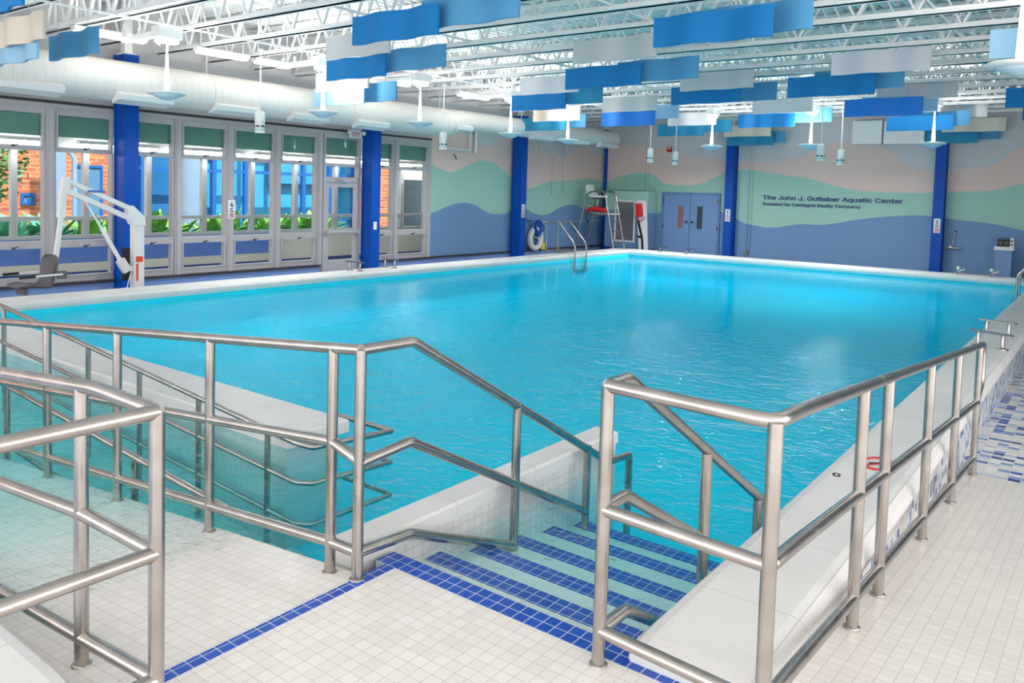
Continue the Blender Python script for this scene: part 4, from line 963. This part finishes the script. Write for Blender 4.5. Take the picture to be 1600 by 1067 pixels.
o = thing('wall_cabinet', 'mural-painted equipment cabinet with a grey grille, hung in the far corner', 'cabinet', (-11.25, 20.6, -0.05))
m = MB(); m.box((-12.0, 20.45, -0.05), (-10.62, YF-0.15, 1.58)); part('body', m, M['mural_far'], o)
m = MB(); x0, x1, z0, z1 = -11.62, -11.05, 0.16, 1.26
m.box((x0-0.05, 20.43, z0-0.05), (x0, 20.455, z1+0.05)); m.box((x1, 20.43, z0-0.05), (x1+0.05, 20.455, z1+0.05)); m.box((x0, 20.43, z0-0.05), (x1, 20.455, z0)); m.box((x0, 20.43, z1), (x1, 20.455, z1+0.05)); part('grille_frame', m, M['white'], o)
m = MB(); z = z0
while z < z1: m.hexa([(x0, 20.44, z), (x1, 20.44, z), (x1, 20.452, z+0.01), (x0, 20.452, z+0.01), (x0, 20.44, z+0.02), (x1, 20.44, z+0.02), (x1, 20.452, z+0.034), (x0, 20.452, z+0.034)]); z += 0.036
part('grille', m, M['grille'], o)
m = MB()
for x in (-11.95, -11.4, -10.7): m.box((x-0.04, 20.5, ZD), (x+0.04, 20.6, -0.05))
part('leg', m, M['column'], o)

# ---- ring buoy, rope, hose on the wall past the windows
o = thing('ring_buoy', 'white ring buoy hung on the blue painted wall', 'ring buoy', (XW+0.08, 17.3, -0.02))
m = MB(); m.tube([(XW+0.14, 17.32+0.25*math.cos(2*PI*k/28), 0.24+0.25*math.sin(2*PI*k/28), ) for k in range(28)], 0.075, 12, True); part('ring', m, M['ringwhite'], o)
m = MB(); m.tube([(XW+0.19, 17.2, 0.3), (XW+0.2, 17.4, 0.24), (XW+0.19, 17.45, 0.14), (XW+0.19, 17.38, 0.08)], 0.012, 8); part('grab_line', m, M['ringwhite'], o)
m = MB(); m.box((XW+0.18, 17.55, -0.06), (XW+0.19, 17.7, 0.12)); part('tag', m, M['yellow'], o)
o = thing('rope_coil', 'bundle of bright blue rope draped over the ring buoy', 'rope', (XW+0.2, 17.3, 0.3))
random.seed(3)
for j in range(9):
    w = 0.06 + 0.012*j; m = MB(); ph = random.random()*6
    pts = [(XW+0.2+0.05*math.sin(3*2*PI*k/24+ph)+0.004*j, 17.33+w*math.cos(2*PI*k/24)+0.02*math.sin(ph), 0.53+(0.16+0.012*(j % 5))*math.sin(2*PI*k/24)) for k in range(24)]
    m.tube(pts, 0.016, 7, True); part('loop', m, M['rope'], o)
m = MB(); m.tube([(XW+0.03, 16.75+0.17*math.cos(a)+0.05, 0.45+0.28*math.sin(a)) for a in [PI*0.5+2*PI*0.62*k/16 for k in range(17)]] , 0.014, 8); m.tube([(XW+0.03, 16.8, 0.73), (XW+0.06, 17.1, 0.72), (XW+0.1, 17.3, 0.7)], 0.014, 8)
solo('hose_loop', 'thin dark hose looped on the wall between the column and the ring buoy', 'hose', m, M['hose'])
m = MB(); m.bar((XW+0.015, 17.4, 0.665), (XW+0.015, 20.9, 0.67), 0.03, 0.025)
solo('wall_rail', 'grey wooden rail fixed along the wall behind the pool steps', 'rail', m, M['frame'])

# ---- small fittings on the walls
o = thing('exit_sign', 'lit exit sign with lamp heads hung beside the blue column', 'exit sign', (-12.1, 10.84, 2.44))
m = MB(); m.box((-12.13, 10.71, 2.44), (-12.07, 10.97, 2.60)); part('housing', m, M['signwhite'], o)
part('lettering', text_mesh('EXIT', 0.15, frame4((-12.066, 10.84, 2.468), *FX), 0.002, 0.002, 0.2, 'CENTER'), M['redpaint'], o)
for y in (10.66, 11.03):
    m = MB(); m.lathe([(0.02, -0.03), (0.045, 0.02), (0.04, 0.04), (0, 0.045)], (-12.08, y, 2.54), 'X', 14); part('lamp_head', m, M['white'], o)
m = MB(); m.tube([(-12.1, 10.8, 2.6), (-12.1, 10.8, 3.5)], 0.008, 8); part('hanger', m, M['white'], o)
o = thing('wall_pipe', 'white bent drain pipe on the light wall past the last window', 'pipe', (XW+0.1, 14.2, 2.4))
m = MB(); m.tube([(XW+0.06, 13.6, 2.41), (XW+0.06, 14.55, 2.41), (XW+0.06, 14.64, 2.46), (XW+0.06, 14.64, 3.2)], 0.035, 12); part('pipe_run', m, M['white'], o)
m = MB(); m.tube([(XW+0.06, 14.86, 2.36), (XW+0.06, 14.86, 3.2)], 0.04, 12); part('pipe_run', m, M['white'], o)
m = MB(); m.tube([(XW+0.03, 14.1, 2.28), (XW+0.12, 14.05, 2.25), (XW+0.12, 14.1, 2.18)], 0.012, 8)
solo('wall_hook', 'small black hook on the wall under the white pipe', 'hook', m, M['black'])
m = MB(); m.box((XW+0.36, 11.31, 0.62), (XW+0.38, 11.39, 0.78))
solo('door_switch', 'small white switch box on the blue column by the exit door', 'switch', m, M['white'])
o = thing('fire_alarm', 'small red fire alarm high on the far wall', 'fire alarm', (-10.32, YF-0.03, 2.72))
m = MB(); m.box((-10.40, YF-0.05, 2.72), (-10.26, YF, 2.86)); part('box', m, M['red'], o)
m = MB(); m.box((-10.37, YF-0.06, 2.80), (-10.29, YF-0.05, 2.84)); part('strobe', m, M['white'], o)
m = MB(); m.box((-5.29, YF-0.4, 2.86), (-4.62, YF-0.02, 3.42)); 
solo('duct_box', 'white square duct box high on the far wall, one nearer the doors', 'duct', m, M['white'], 'duct boxes on the far wall')
m = MB(); m.box((-4.58, YF-0.4, 2.86), (-3.7, YF-0.02, 3.40)); 
solo('duct_box', 'white square duct box high on the far wall, one nearer the blue column', 'duct', m, M['white'], 'duct boxes on the far wall')
o = thing('wall_faucet', 'chrome faucet bar on the blue wall beside the pedestal column', 'faucet', (-3.03, YF-0.1, 0.42))
m = MB(); m.tube([(-3.16, YF-0.06, 0.46), (-2.88, YF-0.06, 0.46)], 0.025, 10); m.tube([(-3.06, YF, 0.48), (-3.06, YF-0.16, 0.49)], 0.02, 8); m.tube([(-3.04, YF-0.05, 0.46), (-3.03, YF-0.05, 0.56), (-2.99, YF-0.03, 0.84)], 0.01, 8); part('pipework', m, M['steel'], o)
m = MB(); m.lathe([(0.0, 0), (0.03, 0.01), (0.03, 0.03), (0, 0.04)], (-2.99, YF-0.05, 0.83), 'Z', 12); part('handle', m, M['brass'], o)
o = thing('pedestal', 'blue painted pedestal with a white top against the mural wall', 'pedestal', (-1.96, 20.6, ZD))
m = MB(); m.box((-2.11, 20.5, ZD), (-1.80, 20.8, 0.5)); part('body', m, M['door'], o)
m = MB(); m.box((-2.14, 20.46, 0.5), (-1.77, 20.84, 0.58)); part('top', m, M['white'], o)
o = thing('radio', 'black portable radio on the white pedestal top', 'radio', (-2.0, 20.6, 0.58))
m = MB(); m.box((-2.09, 20.53, 0.58), (-1.86, 20.68, 0.74)); part('case', m, M['black'], o)
for x in (-2.03, -1.92):
    m = MB(); m.lathe([(0.045, 0.0), (0.045, -0.012), (0.03, -0.014), (0, -0.01)], (x, 20.53, 0.66), 'Y', 16); part('speaker', m, M['seatgrey'], o)
m = MB(); m.tube([(-2.06, 20.6, 0.74), (-2.06, 20.6, 0.77), (-1.89, 20.6, 0.77), (-1.89, 20.6, 0.74)], 0.008, 6); part('handle', m, M['black'], o)
m = MB(); m.box((-1.855, 20.55, 0.58), (-1.78, 20.66, 0.77)); o = solo('timer_box', 'small white box with dials beside the black radio', 'timer', m, M['white'])
m = MB()
for z in (0.63, 0.71): m.lathe([(0.022, 0), (0.022, -0.008), (0, -0.008)], (-1.818, 20.55, z), 'Y', 12)
part('dial', m, M['grille'], o)
# surface conduits
for (x, z0, z1, l) in ((-7.95, 0.0, 3.4, 'painted conduit with a junction box beside the blue column by the double doors'),):
    o = thing('wall_conduit', l, 'conduit', (x, YF, z0)); m = MB(); m.tube([(x, YF-0.02, z0+0.05), (x, YF-0.02, z1)], 0.014, 8); m.tube([(x+0.09, YF-0.02, z0+0.05), (x+0.09, YF-0.02, z1)], 0.01, 8); part('run', m, M['mural_far'], o)
    m = MB(); m.box((x-0.05, YF-0.06, z0-0.05), (x+0.06, YF, z0+0.06)); part('junction_box', m, M['grille'], o)
for y, z0, l in ((18.2, 1.45, 'thin painted conduit on the mural wall, one with a bend above'), (18.75, 1.52, 'thin painted conduit on the mural wall, one ending at a small box')):
    o = thing('wall_conduit', l, 'conduit', (XW, y, z0)); m = MB()
    m.tube([(XW+0.02, y, z0), (XW+0.02, y, 2.4), (XW+0.02, y-0.08, 2.46), (XW+0.02, y-0.6, 2.5), (XW+0.02, y-0.66, 2.56), (XW+0.02, y-0.66, 3.0)] if y < 18.5 else [(XW+0.02, y, z0), (XW+0.02, y, 3.0)], 0.012, 8); part('run', m, M['mural_left'], o)
    m = MB(); m.box((XW, y-0.05, z0-0.06), (XW+0.04, y+0.05, z0+0.04)); part('junction_box', m, M['mural_left'], o)

# ------------------------------------------------------------------ corridor and courtyard beyond the windows
XC = -14.8
f = MB(); f.box((XC-0.1, -4, -0.5), (XW-0.2, 24, -0.3)); struct('floor', f, M['paving'])
f = MB(); f.box((XC-0.15, -4, 2.75), (XW-0.2, 24, 2.85)); struct('ceiling', f, M['roof'])
f = MB(); f.box((XC-0.12, -4, -0.3), (XC, 16.15, -0.18), 1); f.box((XC-0.12, -4, -0.18), (XC, 16.15, -0.02), 2); f.box((XC-0.12, -4, -0.02), (XC, 11.0, 0.42), 0); f.box((XC-0.12, 11.0, -0.02), (XC, 16.15, 0.42), 2); f.box((XC-0.12, -4, 2.0), (XC, 24, 2.8), 3)
struct('wall_corridor', f, [M['panelblue'], M['panelnavy'], M['greycream'], M['white']])
om = [2.3, 3.5, 4.67, 5.75, 6.93, 8.1, 9.27, 10.4, 11.54, 12.7, 13.8, 14.9, 16.1]
for k in range(len(om)-1):
    a, b = om[k], om[k+1]
    o = sgroup('window_%d' % (k+11), (XC, (a+b)/2, 0.3))
    f = MB(); f.box((XC-0.1, a-0.05, 0.42), (XC, a+0.05, 2.0)); f.box((XC-0.1, b-0.05, 0.42), (XC, b+0.05, 2.0)) if k == len(om)-2 else None
    f.box((XC-0.1, a+0.05, 0.42), (XC, b-0.05, 0.48)); f.box((XC-0.1, a+0.05, 0.74), (XC, b-0.05, 0.81)); f.box((XC-0.1, a+0.05, 1.94), (XC, b-0.05, 2.0))
    part('window_frame', f, M['frame'], o)
    g = MB(); g.box((XC-0.055, a+0.05, 0.48), (XC-0.05, b-0.05, 0.74)); part('pane', g, M['glass'], o)
    g = MB(); g.box((XC-0.055, a+0.05, 0.81), (XC-0.05, b-0.05, 1.94)); part('pane', g, M['glass'], o)
f = MB(); f.box((XC-0.1, 16.15, -0.3), (XC, 24, 2.0)); struct('wall_corridor', f, M['greycream'])
for k, y in enumerate((3.8, 5.6, 7.4, 9.2, 11.0, 12.8, 14.6)):
    o = strip(XC+0.25, y, 2.06, 1.45, 'Y', 'corrtube', 2.76); o['label'] = 'strip light in the corridor behind the windows, %s along it' % ORD[k+1].replace('second nearest', 'second'); o['group'] = 'corridor strip lights'
f = MB(); f.box((-32, -10, -0.6), (XC-0.12, 34, 0.05)); struct('ground', f, M['soil'])

def building(name, label, body, mats, wins, wm, fm, axis_x):
    o = thing(name, label, 'building', (axis_x, (wins[0][0] if wins else 5), -0.35)); part('brick_wall', body, mats, o)
    for (a, b, z0, z1) in wins:
        f = MB(); e = 0.06
        f.box((axis_x, a-e, z0-e), (axis_x+0.05, b+e, z0)); f.box((axis_x, a-e, z1), (axis_x+0.05, b+e, z1+e)); f.box((axis_x, a-e, z0), (axis_x+0.05, a, z1)); f.box((axis_x, b, z0), (axis_x+0.05, b+e, z1)); f.box((axis_x, (a+b)/2-0.02, z0), (axis_x+0.04, (a+b)/2+0.02, z1))
        w = part('window', f, fm, o); g = MB(); g.box((axis_x+0.005, a, z0), (axis_x+0.02, b, z1)); part('pane', g, wm, w)
    return o
f = MB(); f.box((-22, -6, 0.0), (-20, 10.65, 5.2))
building('brick_building', 'orange brick building with dark windows across the courtyard', f, M['brick_x'], [(9.1, 9.68, 0.15, 1.75), (3.5, 4.6, 0.9, 2.3), (7.95, 8.15, 0.9, 1.05)], M['skyglass'], M['bluesteel'], -20)
o = thing('glazed_wing', 'blue glass wing with dark blue mullions beyond the planting', 'building', (-20, 15, -0.35))
f = MB(); f.box((-22, 10.66, 0.0), (-20.7, 20.5, 5.2)); f.box((-20.7, 10.66, 3.2), (-20, 20.5, 5.2)); part('inner_wall', f, M['interior'], o)
f = MB(); f.box((-20.6, 13.1, 0.06), (-20.5, 14.1, 3.2)); part('curtain', f, M['curtain'], o)
f = MB(); f.box((-20.6, 15.0, 1.5), (-20.5, 20.4, 3.2)); part('curtain', f, M['curtain'], o)
f = MB(); f.box((-20.6, 10.7, 0.06), (-20.5, 12.2, 3.2)); part('reflection_panel', f, M['skyglass'], o)  # panel behind the glazing whose colour imitates a reflected view
g = MB(); g.box((-20.06, 10.66, 0.06), (-20.05, 20.5, 3.2)); part('glazing', g, M['bglass'], o)
y = 10.7
while y < 20.5:
    f = MB(); f.box((-20.08, y, 0.06), (-19.96, y+0.12, 3.2)); part('mullion', f, M['bluesteel'], o); y += 1.02
f = MB(); f.box((-20.07, 10.66, 1.75), (-19.98, 20.5, 1.84)); f.box((-20.07, 10.66, 0.3), (-19.98, 20.5, 0.38)); part('transom', f, M['bluesteel'], o)
f = MB(); f.box((-19.5, 17.5, 0.0), (-18.5, 18.05, 5)); solo('brick_pier', 'orange brick pier beyond the glass past the exit door', 'pier', f, M['brick_x'])
f = MB(); f.box((-19.5, 19.0, 0.0), (-19.0, 24, 5)); f.box((-19.0, 19.2, 0.05), (-18.9, 19.95, 1.75), 1); solo('cream_wall', 'cream wall with a dark doorway beyond the last window', 'wall', f, [M['greycream'], M['dark']])
f = MB(); f.lathe([(0.3, 0.0), (0.3, 5.0)], (-17.6, 10.7, 0), 'Z', 24); solo('round_column', 'rough grey blue round column in the courtyard bed', 'column', f, M['stucco'])
f = MB(); f.box((-17.9, 7.58, 0.0), (-17.6, 7.82, 5.0)); f.tube([(-17.55, 7.97, 0.0), (-17.55, 7.97, 1.9), (-17.6, 7.86, 2.1)], 0.05, 10); solo('square_column', 'rough grey blue square column with a drain pipe before the brick building', 'column', f, M['stucco'])

# planting: broad-leaved clumps and a small tree
def clump(x, y, size, mat, label, n=34, seed=0):
    rnd = random.Random(seed); o = thing('leafy_plant', label, 'plant', (x, y, 0.05), 'plants in the courtyard bed')
    f = MB()
    for i in range(n):
        a = rnd.random()*2*PI; L = size*(0.6+0.5*rnd.random()); el = 0.35+1.0*rnd.random(); w = L*(0.07+0.09*rnd.random())
        d = Vector((math.cos(a)*math.cos(el), math.sin(a)*math.cos(el), math.sin(el))); s = Vector((-math.sin(a), math.cos(a), 0)); p = Vector((x+rnd.uniform(-.1, .1), y+rnd.uniform(-.1, .1), 0.05)); q = []
        for u, ww in ((0, 0.1), (0.35, 0.7), (0.65, 1.0), (0.88, 0.6), (1.0, 0.05)):
            c = p + d*L*u*1.25 + Vector((0, 0, -0.45*L*u*u)) + Vector((0, 0, size*0.25*u)); q += [c - s*w*ww, c + Vector((0, 0, 0.02)), c + s*w*ww]
        f.add(q, [(3*j+k, 3*j+k+1, 3*j+k+4, 3*j+k+3) for j in range(4) for k in range(2)], True)
    part('leaves', f, mat, o)
    f = MB(); f.tube([(x, y, 0.0), (x, y, 0.15)], 0.03, 6); part('crown_base', f, M['leaf_c'], o)
spots = [(4.6, 'a'), (5.4, 'b'), (6.15, 'b'), (6.9, 'b'), (7.5, 'a'), (8.15, 'a'), (8.8, 'a'), (9.5, 'a'), (10.3, 'a'), (11.0, 'a'), (11.6, 'a'), (12.3, 'a'), (12.9, 'a'), (13.5, 'a')]
for k, (y, c) in enumerate(spots):
    nm = 'light green' if c == 'a' else 'blue green'
    clump(-16.0 - 0.3*(k % 2), y, 0.7 if k % 3 else 0.8, M['leaf_'+c], '%s leafy clump in the courtyard bed, number %d along the glass' % (nm, k+1) if False else '%s leafy clump behind the glass, %s along the bed' % (nm, ORD[k+1].replace('second nearest', 'second')), 60, k)
o = thing('small_tree', 'small dark green tree before the brick wall, seen through the nearest window', 'tree', (-18.5, 6.6, 0.0))
f = MB(); f.tube([(-18.5, 6.6, 0.0), (-18.55, 6.55, 0.9), (-18.5, 6.6, 1.9)], [0.09, 0.07, 0.04], 8); part('trunk', f, M['bark'], o)
f = MB(); rnd = random.Random(11)
for i in range(900):
    a, b, r_ = rnd.random()*2*PI, math.acos(2*rnd.random()-1), 1.05*rnd.random()**0.4
    c = Vector((-18.5 + r_*math.sin(b)*math.cos(a), 6.6 + 0.75*r_*math.sin(b)*math.sin(a), 1.75 + 0.9*r_*math.cos(b)))
    u = Vector((rnd.uniform(-1, 1), rnd.uniform(-1, 1), rnd.uniform(-.6, .6))).normalized()*0.09; w = u.cross(Vector((rnd.uniform(-1, 1), rnd.uniform(-1, 1), 1))).normalized()*0.05
    f.add([c-u, c-w, c+u, c+w], [(0, 1, 2, 3)])
part('crown', f, M['leaf_c'], o)

# ------------------------------------------------------------------ light
W = bpy.data.worlds.new('World'); S.world = W; W.use_nodes = True
bg = W.node_tree.nodes['Background']; bg.inputs[0].default_value = (1.0, 0.985, 0.98, 1); bg.inputs[1].default_value = 1.5
L = bpy.data.lights.new('sun', 'SUN'); L.energy = 5.0; L.angle = 0.01; L.color = (1.0, 0.95, 0.86)
so = bpy.data.objects.new('sun', L); COL.objects.link(so)
so.rotation_euler = Vector((-0.5, 0.12, -0.85)).to_track_quat('-Z', 'Y').to_euler()
def area(loc, size, power, down=True, col=(1, 0.97, 0.93)):
    A = bpy.data.lights.new('lamp', 'AREA'); A.shape = 'DISK'; A.size = size; A.energy = power; A.color = col
    ob = bpy.data.objects.new('lamp_light', A); COL.objects.link(ob); ob.location = loc
    if not down: ob.rotation_euler = (PI, 0, 0)
    return ob
for x, y, l in sp:
    area((x, y, 2.68), 0.4, 22, False)
for x, y, l in cp: area((x, y, 2.24), 0.1, 18)

# ------------------------------------------------------------------ camera
cam = bpy.data.cameras.new('camera'); co = bpy.data.objects.new('camera', cam); COL.objects.link(co)
F, CY, YAW, PIT, ROL = 1255.8, 369.56, .645155, .0575136, -.0291455
fw = Vector((-math.sin(YAW)*math.cos(PIT), math.cos(YAW)*math.cos(PIT), -math.sin(PIT)))
rt = Vector((math.cos(YAW), math.sin(YAW), 0)); dn = fw.cross(rt)
c, s = math.cos(ROL), math.sin(ROL)
r2 = rt*c + dn*s; d2 = dn*c - rt*s
mat4 = Matrix((r2, -d2, -fw)).transposed().to_4x4(); mat4.translation = (0, 0, 1.5)
co.matrix_world = mat4
cam.sensor_width = 36.0; cam.lens = 36.0 * F / 1600.0; cam.shift_y = -(533.5 - CY) / 1600.0; cam.clip_start = 0.05; cam.clip_end = 200
S.camera = co
S.view_settings.view_transform = 'Standard'; S.view_settings.look = 'None'; S.view_settings.gamma = 1.0; S.view_settings.use_curve_mapping = False
S.view_settings.exposure = 0.98
S.cycles.transparent_max_bounces = 24; S.cycles.max_bounces = 8; S.cycles.diffuse_bounces = 4
